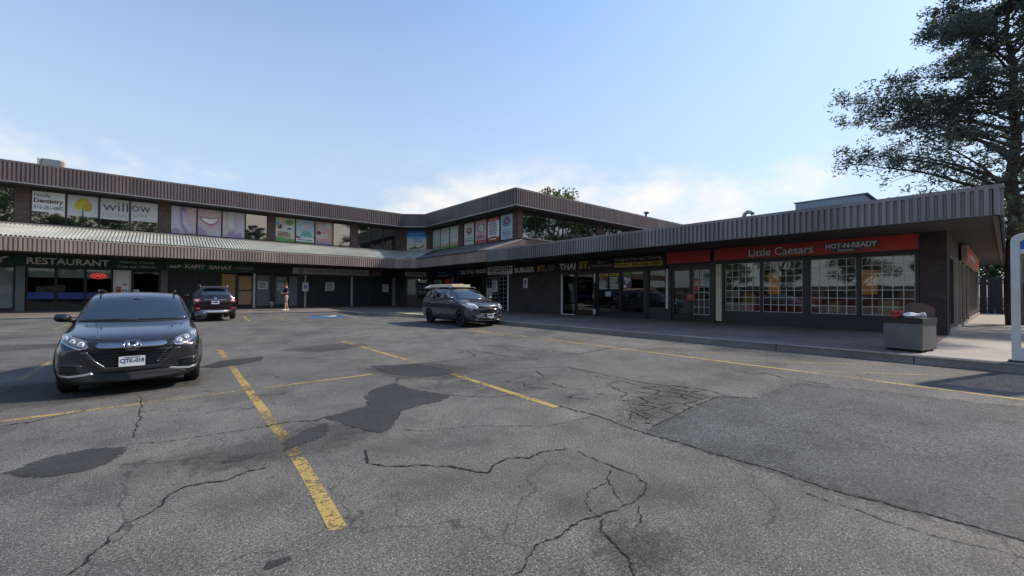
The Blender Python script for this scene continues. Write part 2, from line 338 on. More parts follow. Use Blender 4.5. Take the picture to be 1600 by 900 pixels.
# facades: F(u, z, d) with u running left to right as seen from outside, d outwards
LW, RW, EW, SW = 34.1, 18.2, 21.0, 1.17
FL = lambda u, z, d: (u, LW-d, z)
FR = lambda u, z, d: (RW-d, -u, z)
FE = lambda u, z, d: (u, EW-d, z)
FS = lambda u, z, d: (u, SW-d, z)
def line_fac(a, b):
    a = Vector((*a, 0)); b = Vector((*b, 0)); t = (b-a).normalized(); nn = t.cross(Vector((0, 0, 1)))
    return (lambda u, z, d: (a.x+t.x*u+nn.x*d, a.y+t.y*u+nn.y*d, z)), (b-a).length
FC, LC = line_fac((16.1, LW), (RW, 32.55))
_fc = {}
def text_mesh(s, bold=.0, shear=0.):
    k = (s, bold, shear)
    if k in _fc: return _fc[k]
    c = bpy.data.curves.new('lettering', 'FONT'); c.body = s; c.size = 1; c.offset = bold; c.shear = shear; c.resolution_u = 3
    o = bpy.data.objects.new('lettering', c); me = bpy.data.meshes.new_from_object(o)
    vs = [(v.co.x, v.co.y) for v in me.vertices]; fs = [tuple(p.vertices) for p in me.polygons]
    bpy.data.objects.remove(o); bpy.data.meshes.remove(me)
    x0 = min(v[0] for v in vs); x1 = max(v[0] for v in vs); y0 = min(v[1] for v in vs); y1 = max(v[1] for v in vs)
    vs = [((x-x0)/(x1-x0), (y-y0)/(y1-y0)) for x, y in vs]; _fc[k] = (vs, fs); return vs, fs
def prints(mb, F, u0, u1, z0, z1, d, items):
    """flat print on a board: items in 0..1 board coordinates, each 2 mm in front of the last"""
    U = lambda a: u0+(u1-u0)*a; Z = lambda a: z0+(z1-z0)*a
    for i, it in enumerate(items):
        dd = d+.002*(i+1); k = it[0]; mat = it[1]
        if k == 'r': a, b, c, e = it[2:6]; mb.add([F(U(a), Z(c), dd), F(U(b), Z(c), dd), F(U(b), Z(e), dd), F(U(a), Z(e), dd)], [(0, 1, 2, 3)], mat)
        elif k == 't':
            s, a, b, c, e = it[2:7]; bold = it[7] if len(it) > 7 else .0; sh = it[8] if len(it) > 8 else 0.
            vs, fs = text_mesh(s, bold, sh); mb.add([F(U(a+(b-a)*x), Z(c+(e-c)*y), dd) for x, y in vs], fs, mat)
        elif k == 'd':
            a, c, ra, rc = it[2:6]; mb.add([F(U(a+ra*math.cos(t*math.pi/12)), Z(c+rc*math.sin(t*math.pi/12)), dd) for t in range(24)], [tuple(range(24))], mat)
        elif k == 'p': mb.poly([F(U(a), Z(b), dd) for a, b in it[2]], mat)
        elif k == 'lines':                              # rows of small print
            a, b, c, e, nrow = it[2:7]; rnd = random.Random(nrow*7+int(a*100))
            for q in range(nrow):
                zz = c+(e-c)*(q+.5)/nrow; h = (e-c)/nrow*.28; bb = a+(b-a)*rnd.uniform(.72, 1)
                mb.add([F(U(a), Z(zz-h), dd), F(U(bb), Z(zz-h), dd), F(U(bb), Z(zz+h), dd), F(U(a), Z(zz+h), dd)], [(0, 1, 2, 3)], mat)
def corrugate(mb, F, u0, u1, lo, hi, mat, pitch=.155, depth=.06, rib=.5, pan=None):
    """trapezoid-rib metal sheet from edge lo=(z,d) to hi=(z,d)"""
    dz, dd = hi[0]-lo[0], hi[1]-lo[1]; ln = math.hypot(dz, dd); nz, ndd = -dd/ln, dz/ln
    prof = []; u = u0; n = max(1, round((u1-u0)/pitch)); p = (u1-u0)/n; s = p*.10; r = p*rib
    for i in range(n):
        a = u0+i*p; prof += [(a, 0), (a+p-r-s*2, 0), (a+p-r-s, depth), (a+p-s, depth)]
    prof.append((u1, 0)); vs = []
    for (uu, h) in prof: vs += [F(uu, lo[0]+nz*h, lo[1]+ndd*h), F(uu, hi[0]+nz*h, hi[1]+ndd*h)]
    qs = [(2*i, 2*i+2, 2*i+3, 2*i+1) for i in range(len(prof)-1)]
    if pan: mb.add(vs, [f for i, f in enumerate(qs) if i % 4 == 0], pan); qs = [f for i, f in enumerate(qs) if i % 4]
    mb.add(vs, qs, mat)
# ------------------------------------------------------------------ ground
def clamp(x): return max(0., min(1., x))
def ground_z(x, y):
    rx = clamp((x-4)/7.3); ry = clamp((y-14)/14.2); return .27*(rx+ry-rx*ry)
def walk_z(x, y): return .42+.11*clamp((y-28.2)/5.9)
rnd = random.Random(4)
xs = [-1500, -300, -80, -30, -12, -6, -3, 0, 2, 4]+[4+7.3*i/10 for i in range(1, 11)]+[20, 60, 300, 1500]
ys = [-1500, -300, -80, -30, -12, -6, -2, 2, 6, 10, 14]+[14+14.2*i/10 for i in range(1, 11)]+[40, 80, 300, 1500]
g = MB()
g.add([(x, y, ground_z(x, y)) for y in ys for x in xs], [(j*len(xs)+i, j*len(xs)+i+1, (j+1)*len(xs)+i+1, (j+1)*len(xs)+i) for j in range(len(ys)-1) for i in range(len(xs)-1)], 'asphalt', True)
lot = g.build('parking_lot', kind='structure', label='cracked grey asphalt parking lot with worn yellow stall lines', cat='ground')
def gp(x, y, h): return (x, y, ground_z(x, y)+h)
def rough_poly(pts, step=.14, amp=.035):
    out = []
    for i, a in enumerate(pts):
        b = pts[(i+1) % len(pts)]; a = Vector(a); b = Vector(b); n = max(1, int((b-a).length/step))
        for k in range(n):
            p = a.lerp(b, k/n); out.append((p.x+rnd.uniform(-amp, amp), p.y+rnd.uniform(-amp, amp)))
    return out
def inside(p, poly):
    c = False
    for i in range(len(poly)):
        (x1, y1), (x2, y2) = poly[i], poly[i-1]
        if (y1 > p[1]) != (y2 > p[1]) and p[0] < (x2-x1)*(p[1]-y1)/(y2-y1)+x1: c = not c
    return c
def edge_dist(p, poly):
    best = 9e9
    for i in range(len(poly)):
        (x1, y1), (x2, y2) = poly[i-1], poly[i]; dx, dy = x2-x1, y2-y1; t = clamp(((p[0]-x1)*dx+(p[1]-y1)*dy)/(dx*dx+dy*dy+1e-9)); best = min(best, math.hypot(p[0]-x1-t*dx, p[1]-y1-t*dy))
    return best
def sheet(name, pts, mat, h, soft=.06, cell=.07):
    """a thin sheet whose rim fades raggedly into the asphalt around it"""
    x0 = min(p[0] for p in pts)-soft; x1 = max(p[0] for p in pts)+soft; y0 = min(p[1] for p in pts)-soft; y1 = max(p[1] for p in pts)+soft
    nx = int((x1-x0)/cell)+2; ny = int((y1-y0)/cell)+2; fade = []; vs = []
    for j in range(ny):
        for i in range(nx):
            p = (x0+i*cell, y0+j*cell); d = edge_dist(p, pts)*(1 if inside(p, pts) else -1); fade.append(max(-1., min(1., .5+.5*d/soft))); vs.append(gp(*p, h))
    fs = [(j*nx+i, j*nx+i+1, (j+1)*nx+i+1, (j+1)*nx+i) for j in range(ny-1) for i in range(nx-1)]; fs = [f for f in fs if max(fade[k] for k in f) > -.5]
    used = sorted({k for f in fs for k in f}); ix = {k: n for n, k in enumerate(used)}
    m = MB(); m.add([vs[k] for k in used], [tuple(ix[k] for k in f) for f in fs], mat); o = m.build(name, lot)
    at = o.data.attributes.new('fade', 'FLOAT', 'POINT'); at.data.foreach_set('value', [fade[k] for k in used]); return o
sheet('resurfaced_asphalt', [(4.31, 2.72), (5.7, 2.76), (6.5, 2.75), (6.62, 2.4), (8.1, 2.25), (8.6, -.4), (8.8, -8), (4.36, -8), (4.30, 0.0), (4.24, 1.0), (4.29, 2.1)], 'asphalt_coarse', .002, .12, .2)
for p in ([(-1.02, 5.68), (-.82, 5.97), (-.52, 6.02), (-.25, 5.87), (-.27, 5.58), (-.40, 5.36), (-.64, 5.31), (-.87, 5.47)],
          [(.70, 11.1), (1.12, 11.86), (2.01, 12.05), (1.82, 11.31), (1.31, 10.93), (.92, 10.83)],
          [(1.65, 5.64), (2.10, 5.82), (2.29, 5.87), (2.45, 6.41), (2.76, 6.83), (3.22, 7.04), (3.22, 6.46), (3.53, 5.65), (3.21, 5.45), (2.84, 5.42), (2.52, 5.31), (2.15, 4.77), (1.94, 4.62), (1.77, 5.08)],
          [(3.57, 9.03), (3.86, 8.90), (4.50, 8.59), (4.60, 7.47), (4.51, 7.11), (4.18, 7.12), (3.71, 7.46), (3.51, 7.95)],
          [(.47, 2.81), (.53, 2.84), (.62, 2.82), (.62, 2.78), (.54, 2.76), (.49, 2.77)], [(.46, 4.78), (.60, 4.87), (.76, 4.82), (.73, 4.74), (.58, 4.70)],
          [(-6.2, 16.6), (-4.4, 17.2), (-3.2, 16.8), (-4.6, 16.2)], [(1.0, 4.75), (1.45, 4.95), (1.6, 5.4), (1.35, 5.3), (1.05, 5.0)]):
    sz = max(q[0] for q in p)-min(q[0] for q in p)
    sheet('asphalt_patch', p, 'asphalt_patch', .004, .045 if sz > .5 else .02, .045 if sz > .5 else .015)
for p in ([(.1, 5.1), (.8, 5.3), (1.6, 5.5), (2.0, 4.9), (1.6, 4.5), (.9, 4.5), (.3, 4.6)], [(4.5, 3.1), (5.2, 3.6), (6.2, 3.5), (6.3, 2.95), (4.9, 2.75)], [(2.2, 1.7), (2.5, 1.75), (2.6, 1.5), (2.4, 1.3), (2.1, 1.4)],
          [(3.3, 8.9), (4.8, 8.4), (5.0, 7.0), (4.2, 6.7), (3.4, 7.4)], [(-3.5, 10.5), (-1.4, 10.9), (.6, 10.4), (.6, 9.0), (-1.5, 8.7), (-3.3, 9.2)], [(-8, 18), (-4, 18.6), (-1, 17.4), (-4, 16.2), (-7.5, 16.5)], [(2.5, 13), (4.2, 13.6), (5, 12.5), (3.4, 12)]):
    sheet('oil_stain', p, 'oil_stain', .0033, .25, .10)
def jag(pts, step=.02, amp=.009):
    out = []
    for a, b in zip(pts[:-1], pts[1:]):
        a = Vector(a); b = Vector(b); n = max(1, int((b-a).length/step)); t = (b-a).normalized(); q = Vector((-t.y, t.x)); o = 0
        for k in range(n):
            o = o*.8+rnd.uniform(-amp, amp); p = a.lerp(b, k/n)+q*o; out.append(p)
    out.append(Vector(pts[-1])); return out
def crack(m, pts, wd, step=.022, amp=.010, h=.0055):
    p = jag(pts, step, amp); vs = []; fs = []
    for i, a in enumerate(p):
        t = (p[min(i+1, len(p)-1)]-p[max(i-1, 0)]); t = t.normalized() if t.length > 1e-6 else Vector((1, 0)); q = Vector((-t.y, t.x))
        k = wd*rnd.uniform(.18, .95)*rnd.choice((.5, 1, 1))*(.25 if i in (0, len(p)-1) else 1)
        vs += [gp(a.x+q.x*k/2, a.y+q.y*k/2, h), gp(a.x-q.x*k/2, a.y-q.y*k/2, h)]
    fs = [(2*i, 2*i+1, 2*i+3, 2*i+2) for i in range(len(p)-1)]; m.add(vs, fs, 'crack')
CR = [(.022, [(-.38, 3.43), (-.30, 3.57), (-.22, 3.79), (-.14, 3.95), (-.07, 3.98), (.04, 4.10), (.09, 4.29), (.18, 4.38), (.32, 4.35), (.46, 4.29), (.62, 4.39), (.79, 4.38)]),
 (.024, [(1.62, 4.23), (1.52, 3.87), (1.63, 3.69), (1.89, 3.53), (2.08, 3.32), (2.17, 3.12), (2.26, 3.01), (2.41, 3.11), (2.62, 3.15), (2.77, 3.01), (3.00, 3.04), (3.27, 2.92)]),
 (.022, [(4.36, 4.13), (4.37, 3.74), (4.37, 3.30), (4.29, 2.85), (4.29, 2.47), (4.29, 2.16), (4.27, 1.75), (4.29, 1.39), (4.23, 1.02), (4.24, .75), (4.27, .58), (4.29, .42), (4.32, .17), (4.31, -.4), (4.3, -2)]),
 (.012, [(4.02, 1.09), (3.99, .88), (4.00, .71), (3.96, .54), (3.97, .39), (3.98, .28), (4.02, .14), (4.06, -.05), (4.0, -1)]),
 (.016, [(3.27, 2.87), (3.26, 2.68), (3.23, 2.37), (3.25, 2.16), (3.18, 1.99), (2.99, 1.89), (2.83, 1.88), (2.63, 1.87), (2.45, 1.90), (2.28, 1.95), (2.03, 1.92), (1.85, 1.95), (1.70, 1.87), (1.56, 1.82)]),
 (.012, [(3.17, 2.35), (2.97, 2.23), (2.84, 2.06), (2.73, 1.90)]), (.009, [(2.94, 2.22), (2.68, 2.20), (2.54, 2.12), (2.45, 1.98), (2.46, 1.90)]),
 (.016, [(2.43, 1.88), (2.31, 1.78), (2.25, 1.65), (2.21, 1.53), (2.14, 1.44), (2.08, 1.38)]), (.010, [(2.80, 1.81), (2.69, 1.71), (2.52, 1.65)]),
 (.024, [(5.74, 6.44), (6.48, 5.95), (6.39, 4.82), (6.36, 3.99), (6.59, 3.32)]), (.02, [(4.23, 6.67), (4.89, 6.54), (5.41, 6.42)]),
 (.035, [(7.01, 9.65), (7.35, 9.26), (7.07, 8.39), (7.69, 7.69), (7.76, 6.75), (8.94, 6.75), (9.81, 6.43)]), (.03, [(4.77, 8.52), (5.28, 8.32), (5.92, 8.38), (6.27, 9.29), (5.95, 10.50)]),
 (.022, [(.97, 5.74), (1.22, 5.75), (1.53, 5.60), (1.75, 5.74)]), (.03, [(-3.2, 7.3), (-1.42, 7.68), (-1.19, 7.71), (-.96, 7.88), (-.73, 8.03)]),
 (.025, [(8.33, 3.36), (8.30, 2.98), (8.55, 2.87), (8.34, 2.56), (8.29, 1.83)]), (.022, [(4.53, 2.75), (4.99, 2.77), (5.69, 2.81), (6.38, 2.78), (6.60, 2.46)]),
 (.014, [(-.25, 5.97), (-.01, 5.84), (.29, 5.78), (.61, 5.76), (.97, 5.74)]), (.016, [(-.20, 8.55), (-.18, 7.67), (-.17, 6.99), (-.21, 6.19)]),
 (.02, [(3.2, 7.0), (3.45, 7.4), (4.0, 7.2), (4.4, 7.1)]), (.014, [(1.2, 9.1), (1.35, 9.5), (1.7, 9.2), (1.75, 8.7)]), (.02, [(3.6, 12.2), (4.6, 11.6), (5.6, 12.4), (6.6, 11.9)]),
 (.025, [(-5, 14.5), (-3.5, 14.9), (-2.4, 14.4)]), (.02, [(3.53, 5.65), (3.9, 5.2), (4.3, 5.0), (4.5, 4.5)]), (.012, [(2.1, 4.7), (2.4, 4.35), (2.9, 4.2), (3.6, 3.6), (4.3, 3.5)])]
for wd, pts in CR:
    m = MB(); crack(m, pts, wd*1.35); m.build('crack', lot)
def alligator(poly, cell, wd, drop):
    m = MB(); P_ = {}
    x0 = min(p[0] for p in poly); x1 = max(p[0] for p in poly); y0 = min(p[1] for p in poly); y1 = max(p[1] for p in poly)
    nx = int((x1-x0)/cell)+2; ny = int((y1-y0)/cell)+2
    def pt(i, j):
        if (i, j) not in P_: P_[i, j] = (x0+(i+rnd.uniform(-.42, .42))*cell, y0+(j+rnd.uniform(-.42, .42))*cell)
        return P_[i, j]
    for i in range(nx):
        for j in range(ny):
            for di, dj in (((1, 0), (0, 1)) if (i+j) % 2 else ((0, 1),)):
                a, b = pt(i, j), pt(i+di, j+dj)
                if rnd.random() > drop and inside(a, poly) and inside(b, poly): crack(m, [a, b], wd, .04, .012)
    m.build('crack_network', lot)
alligator([(4.7, 3.5), (6.2, 4.1), (6.7, 3.3), (6.62, 2.8), (4.89, 2.72), (4.33, 2.85)], .22, .034, .08)
alligator([(4.6, 5.8), (5.7, 6.3), (6.4, 4.63), (6.1, 3.8), (4.43, 3.42), (4.5, 4.35)], .42, .028, .3)
alligator([(5.0, 9.5), (7.2, 9.5), (7.6, 6.8), (6.4, 6.2), (5.0, 7.5)], .7, .034, .45)
def stripe(a, b, wd, mat, h=.003, step=.4):
    a = Vector(a); b = Vector(b); n = max(1, int((b-a).length/step)); t = (b-a).normalized(); q = Vector((-t.y, t.x))*wd/2; m = MB(); vs = []
    for i in range(n+1):
        p = a.lerp(b, i/n); j = rnd.uniform(-.006, .006); vs += [gp(p.x+q.x+j, p.y+q.y+j, h), gp(p.x-q.x+j, p.y-q.y+j, h)]
    m.add(vs, [(2*i, 2*i+1, 2*i+3, 2*i+2) for i in range(n)], mat); return m.build('painted_line', lot)
Y_, FY = 'yellow_paint', 'faded_yellow_paint'
for a, b, wd, mt in (((.95, 2.93), (1.05, 4.45), .115, Y_), ((1.05, 4.52), (1.30, 14.1), .12, Y_), ((4.60, 14.1), (4.52, 9.2), .11, Y_), ((4.50, 9.0), (4.44, 7.1), .09, FY), ((4.44, 7.1), (4.29, 4.1), .11, Y_),
    ((9.36, 13.2), (9.0, -3), .10, Y_), ((9.25, 4.0), (10.87, 1.54), .09, FY), ((9.31, 2.32), (10.86, -.11), .09, FY), ((10.08, 6.11), (10.95, 4.63), .09, FY), ((9.27, 5.62), (10.97, 3.32), .09, FY), ((9.3, 8.9), (10.9, 6.9), .09, FY),
    ((-7, 8.03), (-.16, 8.0), .11, Y_), ((-.1, 8.03), (1.2, 8.08), .09, FY), ((1.35, 8.08), (3.25, 8.1), .085, Y_), ((-1.87, 14.1), (-1.95, 8.1), .11, FY), ((-5.0, 14.1), (-5.1, 8.1), .11, FY),
    ((3.62, 27.9), (3.42, 24.0), .11, Y_), ((.3, 27.9), (.1, 24.0), .11, FY), ((5.28, 27.9), (4.75, 22.8), .11, FY), ((-2.9, 27.9), (-3.0, 23), .11, FY), ((9.1, 13.3), (8.98, 11.1), .10, Y_), ((9.6, 14.6), (9.42, 11.5), .09, FY), ((8.9, 27.9), (8.3, 22.8), .11, 'white_paint_worn')):
    stripe(a, b, wd, mt)
m = MB(); m.poly([gp(*p, .003) for p in ((6.1, 23.9), (7.9, 23.4), (8.55, 26.6), (7.0, 27.2))], 'blue_paint'); m.build('painted_accessible_bay', lot)
m = MB(); m.tube([gp(6.9, 25.6, .012), gp(7.4, 25.1, .012), gp(7.9, 25.3, .012)], .05, 'p_offwhite', 4); m.build('painted_symbol', lot)
# sidewalk, kerb
s = MB()
s.add([(-30, 28.2, .42), (18.6, 28.2, .42), (18.6, 34.5, .54), (-30, 34.5, .54)], [(0, 1, 2, 3)], 'pavers')
s.poly([(9.2, 28.2, .42), (9.2, 25.2, .42), (10.5, 24.0, .42), (11.05, 20.5, .42), (11.35, 18, .42), (11.35, 1.15, .42), (45, 1.15, .42), (45, 28.2, .42)], 'pavers')
s.poly([(11.35, 1.15, .42), (11.35, -30, .42), (60, -30, .42), (60, 1.15, .42)], 'slab_concrete')
walk = s.build('sidewalk', kind='structure', label='paved sidewalk along the shopfronts behind a raised kerb', cat='sidewalk')
for a in ((11.5, 1.1, 17.9, -1.15), (17.95, 1.1, 24.5, -1.15), (11.5, -1.2, 17.9, -4.2), (17.95, -1.2, 24.5, -4.2)):
    m = MB(); m.box(a[0], a[2], a[3], a[1], .38, .432, 'slab_concrete'); m.build('concrete_slab', walk, bevel=.008)
kerb = empty('kerb', (11, 20, .27), world=True); tag(kerb, 'weathered concrete kerb edging the sidewalk', 'kerb', None, 'structure')
path = [(-30, 28.2), (9.0, 28.2), (9.2, 28.0), (9.2, 25.3), (9.35, 25.0), (10.4, 24.05), (10.55, 23.8), (11.05, 20.5), (11.35, 18), (11.35, -30)]
for a, b in zip(path[:-1], path[1:]):
    a = Vector(a); b = Vector(b); ln = (b-a).length; n = max(1, round(ln/2.45)); t = (b-a)/ln; q = Vector((-t.y, t.x))
    for i in range(n):
        p0 = a+t*(ln*i/n+(.007 if n > 1 else 0)); p1 = a+t*(ln*(i+1)/n-(.007 if n > 1 else 0)); dz = rnd.uniform(-.006, .008); o = rnd.uniform(-.012, .012)
        m = MB(); vs = []
        for z, wq in ((.15, 0), (.15, .17), (.436+dz, .17), (.436+dz, .045), (.415+dz, .018)):
            vs += [(*(p0+q*(wq+o)), z), (*(p1+q*(wq+o)), z)]
        m.add(vs, [(2*k, (2*k+2) % 10, (2*k+3) % 10, 2*k+1) for k in range(5)]+[(0, 2, 4, 6, 8), (1, 9, 7, 5, 3)], 'kerb_concrete'); m.build('kerb_stone', kerb)
m = MB(); m.hexa([(10.50, 24.0, .30), (11.02, 20.7, .30), (12.7, 21.1, .40), (12.6, 23.7, .40), (10.55, 24.0, .445), (11.05, 20.7, .445), (12.7, 21.1, .452), (12.6, 23.7, .452)], 'yellow_concrete')
m.build('kerb_ramp', None, 'faded yellow painted concrete ramp at the inner corner of the sidewalk', 'ramp', bevel=.02)

# ------------------------------------------------------------------ two-storey building
plaza = empty('plaza_building', (10, 34.1, .5), 'two storey brown building with ribbed metal fascia and upper windows full of posters', 'building', world=True)
wing = empty('single_storey_shops', (18.2, 10, .42), 'one storey dark brick shop row with ribbed grey fascia and gridded windows', 'building', world=True)
def part(name, parent, fn, bevel=0):
    m = MB(); fn(m); return m.build(name, parent, bevel=bevel)
ZS, ZH = 5.32, 7.13
def pane_box(F, u0, u1, z0, z1, d, mat, parent):
    m = MB(); m.fbox(F, u0, u1, z0, z1, d-.012, d, mat); return m.build('pane', parent)
def window(parent, F, u0, u1, z0, z1, glass='shop_glass', fmat='black_frame', t=.035, d=-.05, items=None, board=None, zb=None, name='window', pname='poster'):
    m = MB(); m.frame(F, u0, u1, z0, z1, t, d-.05, d+.04, fmat); wdw = m.build(name, parent)
    pane_box(F, u0+t, u1-t, z0+t, z1-t, d, glass, wdw)
    if board:
        m = MB(); b0 = z0+t if zb is None else zb; a = (u0+t+.004, u1-t-.004, b0, z1-t-.004)
        m.fbox(F, *a, d+.003, d+.008, board)
        if items: prints(m, F, *a, d+.008, items)
        m.build(pname, wdw)
    return wdw
piers = [(-17.77, -17.2), (-11.87, -11.3), (-5.97, -5.40), (-.10, .47), (5.85, 6.33), (11.72, 12.28)]
for a, b in piers: part('brick_pier', plaza, lambda m: m.fbox(FL, a, b, ZS-.1, ZH+.12, -.3, .02, 'brown_brick'))
part('brick_pier', plaza, lambda m: m.fbox(FL, 15.55, 16.1, ZS-.1, ZH+.12, -.3, .02, 'brown_brick'))
part('upper_wall', plaza, lambda m: (m.fbox(FL, -18, 16.1, 3.6, ZS-.02, -.3, 0, 'brown_brick'), m.fbox(FL, -18, 16.1, ZH, 8.0, -.3, 0, 'dark_trim')))
part('upper_wall', plaza, lambda m: (m.fbox(FC, 0, LC, 3.6, ZS-.02, -.3, 0, 'brown_brick'), m.fbox(FC, 0, LC, ZH, 8.0, -.3, 0, 'dark_trim')))
part('upper_wall', plaza, lambda m: (m.fbox(FR, -32.55, -21.0, 3.6, ZS-.02, -.3, 0, 'brown_brick'), m.fbox(FR, -32.55, -21.0, ZH, 8.0, -.3, 0, 'dark_trim')))
part('upper_wall', plaza, lambda m: (m.fbox(FE, 18.2, 40, 3.6, 5.36, -.3, 0, 'red_brick'), m.fbox(FE, 18.2, 40, ZH, 8.0, -.3, 0, 'dark_trim')))
W_, G_ = 'p_white', 'p_grey'
tree_items = [('d', 'p_gold', .5, .62, .22, .26), ('d', 'p_yellow', .38, .52, .16, .22), ('d', 'p_gold', .64, .50, .17, .24), ('d', 'p_yellow', .55, .72, .15, .14), ('p', 'p_dkgrey', [(.47, 0), (.53, 0), (.51, .35), (.49, .35)])]
P1 = {0: ('p_white', [('t', 'p_slate', 'Family', .06, .56, .70, .90, .012), ('t', 'p_black', 'Dentistry', .05, .94, .38, .66, .03), ('t', 'p_slate', '416-281-0882', .05, .96, .13, .32, .012)], .36),
      1: ('p_offwhite', tree_items, .32), 2: ('p_offwhite', [('t', 'p_dkgrey', 'will', .08, .97, .42, .86), ('t', 'p_grey', 'DENTAL', .08, .97, .14, .30)], .30), 3: ('p_offwhite', [('t', 'p_dkgrey', 'ow', .03, .72, .48, .78), ('t', 'p_grey', 'CARE', .06, .62, .22, .38)], .32)}
hair = lambda pts: ('p', 'p_mauve', pts)
P2 = {0: ('p_skinpale', [('r', 'p_lilac', 0, .34, 0, 1), ('p', 'p_mauve', [(.34, 1), (.62, 1), (.48, .55), (.72, .22), (.95, 0), (.55, 0), (.36, .38)]), ('p', 'p_lilac', [(.44, .9), (.58, .7), (.55, .5), (.86, .08), (.74, .05), (.45, .42)]), ('p', 'p_skin', [(.72, .9), (1, 1), (1, .42), (.82, .5), (.70, .66)]), ('d', 'p_mauve', .18, .08, .16, .12)]),
      1: ('p_skinpale', [('d', 'p_skin', .55, .86, .22, .12), ('p', 'p_lips', [(.05, .74), (.3, .70), (.5, .67), (.78, .69), (.97, .74), (.86, .52), (.66, .40), (.42, .40), (.2, .52)]), ('p', 'p_white', [(.14, .68), (.5, .64), (.88, .68), (.78, .54), (.62, .47), (.44, .47), (.26, .54)]), ('p', 'p_mauve', [(0, .36), (.12, .30), (.42, .05), (.5, 0), (0, 0)]), ('p', 'p_lilac', [(.5, 0), (.8, .22), (1, .14), (1, 0)])]),
      2: ('p_skinpale', [('d', 'p_skin', .06, .66, .12, .3), ('p', 'p_lilac', [(.55, 1), (1, 1), (1, 0), (.62, 0), (.7, .4)]), ('p', 'p_mauve', [(.1, .0), (.25, .2), (.52, .26), (.55, .12), (.8, .24), (.95, 0)]), ('r', 'p_offwhite', .26, .5, .35, 1)])}
P3 = {0: ('p_cream', [('d', 'p_brownred', .22, .62, .13, .10), ('d', 'p_pink', .40, .78, .18, .10), ('d', 'p_leafgreen', .72, .82, .22, .13), ('d', 'p_teal', .12, .74, .1, .12), ('d', 'p_offwhite', .62, .56, .3, .16), ('lines', 'p_slate', .6, .9, .48, .62, 1), ('lines', 'p_brownred', .1, .85, .20, .42, 4), ('p', 'p_leafgreen', [(0, 0), (1, 0), (1, .12), (0, .20)])]),
      1: ('p_mint', [('r', 'p_paleblue', 0, 1, .5, 1), ('d', 'p_skin', .55, .70, .12, .12), ('p', 'p_teal', [(.2, .28), (.38, .52), (.72, .52), (.95, .28)]), ('p', 'p_brownred', [(0, .3), (.3, .22), (.2, .16), (0, .22)]), ('r', 'p_white', 0, 1, .08, .2), ('lines', 'p_dkgrey', .08, .92, .10, .17, 1), ('r', 'p_leafgreen', 0, 1, 0, .06)]),
      2: ('p_salmon', [('d', 'p_skinpale', .35, .75, .3, .2), ('d', 'p_pink', .72, .62, .22, .16), ('d', 'p_offwhite', .75, .84, .2, .14), ('lines', 'p_offwhite', .06, .8, .25, .48, 4), ('r', 'p_mauve', 0, 1, 0, .12), ('d', 'p_brownred', .2, .5, .12, .08)])}
for k in range(len(piers)):
    a = piers[k][1]; b = piers[k+1][0] if k+1 < len(piers) else 15.55; npn = 4 if k+1 < len(piers) else 3
    for i in range(npn):
        u0 = a+(b-a)*i/npn; u1 = a+(b-a)*(i+1)/npn; PP = {2: P1, 3: P2, 4: P3}.get(k, {})
        if i in PP:
            q = PP[i]; zb = ZS+.035+(ZH-ZS-.07)*q[2] if len(q) > 2 else None
            window(plaza, FL, u0+.004, u1-.004, ZS, ZH, 'reflective_glass', items=q[1], board=q[0], zb=zb)
        else: window(plaza, FL, u0+.004, u1-.004, ZS, ZH, 'reflective_glass')
# chamfered corner window
part('brick_pier', plaza, lambda m: m.fbox(FC, 0.003, .42, ZS-.1, ZH+.12, -.3, .02, 'brown_brick'))
part('brick_pier', plaza, lambda m: m.fbox(FC, LC-.42, LC-.003, ZS-.1, ZH+.12, -.3, .02, 'brown_brick'))
window(plaza, FC, .43, LC-.43, ZS, ZH, 'reflective_glass', board='p_skyblue', items=[('r', 'p_blue', 0, 1, .72, 1), ('lines', 'p_skyblue', .08, .9, .80, .88, 1), ('r', 'p_offwhite', .0, 1, .40, .60), ('lines', 'p_blue', .34, .92, .51, .58, 1), ('lines', 'p_blue', .34, .92, .43, .50, 1), ('r', 'p_cream', 0, 1, 0, .38), ('p', 'p_dkgrey', [(.1, .1), (.4, .2), (.6, .14), (.9, .3), (.9, .24), (.6, .08), (.4, .12), (.1, .04)]), ('p', 'p_dkgrey', [(.3, .02), (.5, .1), (.45, .28), (.4, .28), (.42, .12), (.28, .06)])])
# wing face posters
part('brick_pier', plaza, lambda m: m.fbox(FR, -32.55, -32.45, ZS-.1, ZH+.12, -.3, .02, 'brown_brick'))
part('brick_pier', plaza, lambda m: m.fbox(FR, -28.28, -27.54, ZS-.1, ZH+.12, -.3, .02, 'brown_brick'))
part('brick_pier', plaza, lambda m: m.fbox(FR, -21.5, -21.0, 5.0, ZH+.12, -.3, .02, 'brown_brick'))
ql = [[('lines', 'p_leafgreen', .2, .85, .40, .46, 1), ('p', 'p_salmon', [(0, .16), (1, .22), (1, .14), (0, .08)]), ('p', 'p_teal', [(0, .06), (1, .12), (1, 0), (0, 0)])],
      [('d', 'p_pink', .5, .82, .16, .10), ('lines', 'p_teal', .2, .8, .38, .44, 1), ('d', 'p_slate', .5, .5, .05, .02), ('p', 'p_salmon', [(0, .20), (1, .25), (1, .15), (0, .1)]), ('p', 'p_leafgreen', [(0, .08), (1, .14), (1, 0), (0, 0)])],
      [('r', 'p_pink', .1, 1, .48, .54), ('p', 'p_salmon', [(0, .22), (1, .28), (1, .18), (0, .14)]), ('p', 'p_leafgreen', [(0, .12), (1, .17), (1, 0), (0, 0)])]]
for (y0, y1), it in zip(((32.45, 31.13), (31.13, 29.62), (29.62, 28.28)), ql): window(plaza, FR, -y0, -y1, ZS, ZH, 'reflective_glass', board='p_mint', items=it)
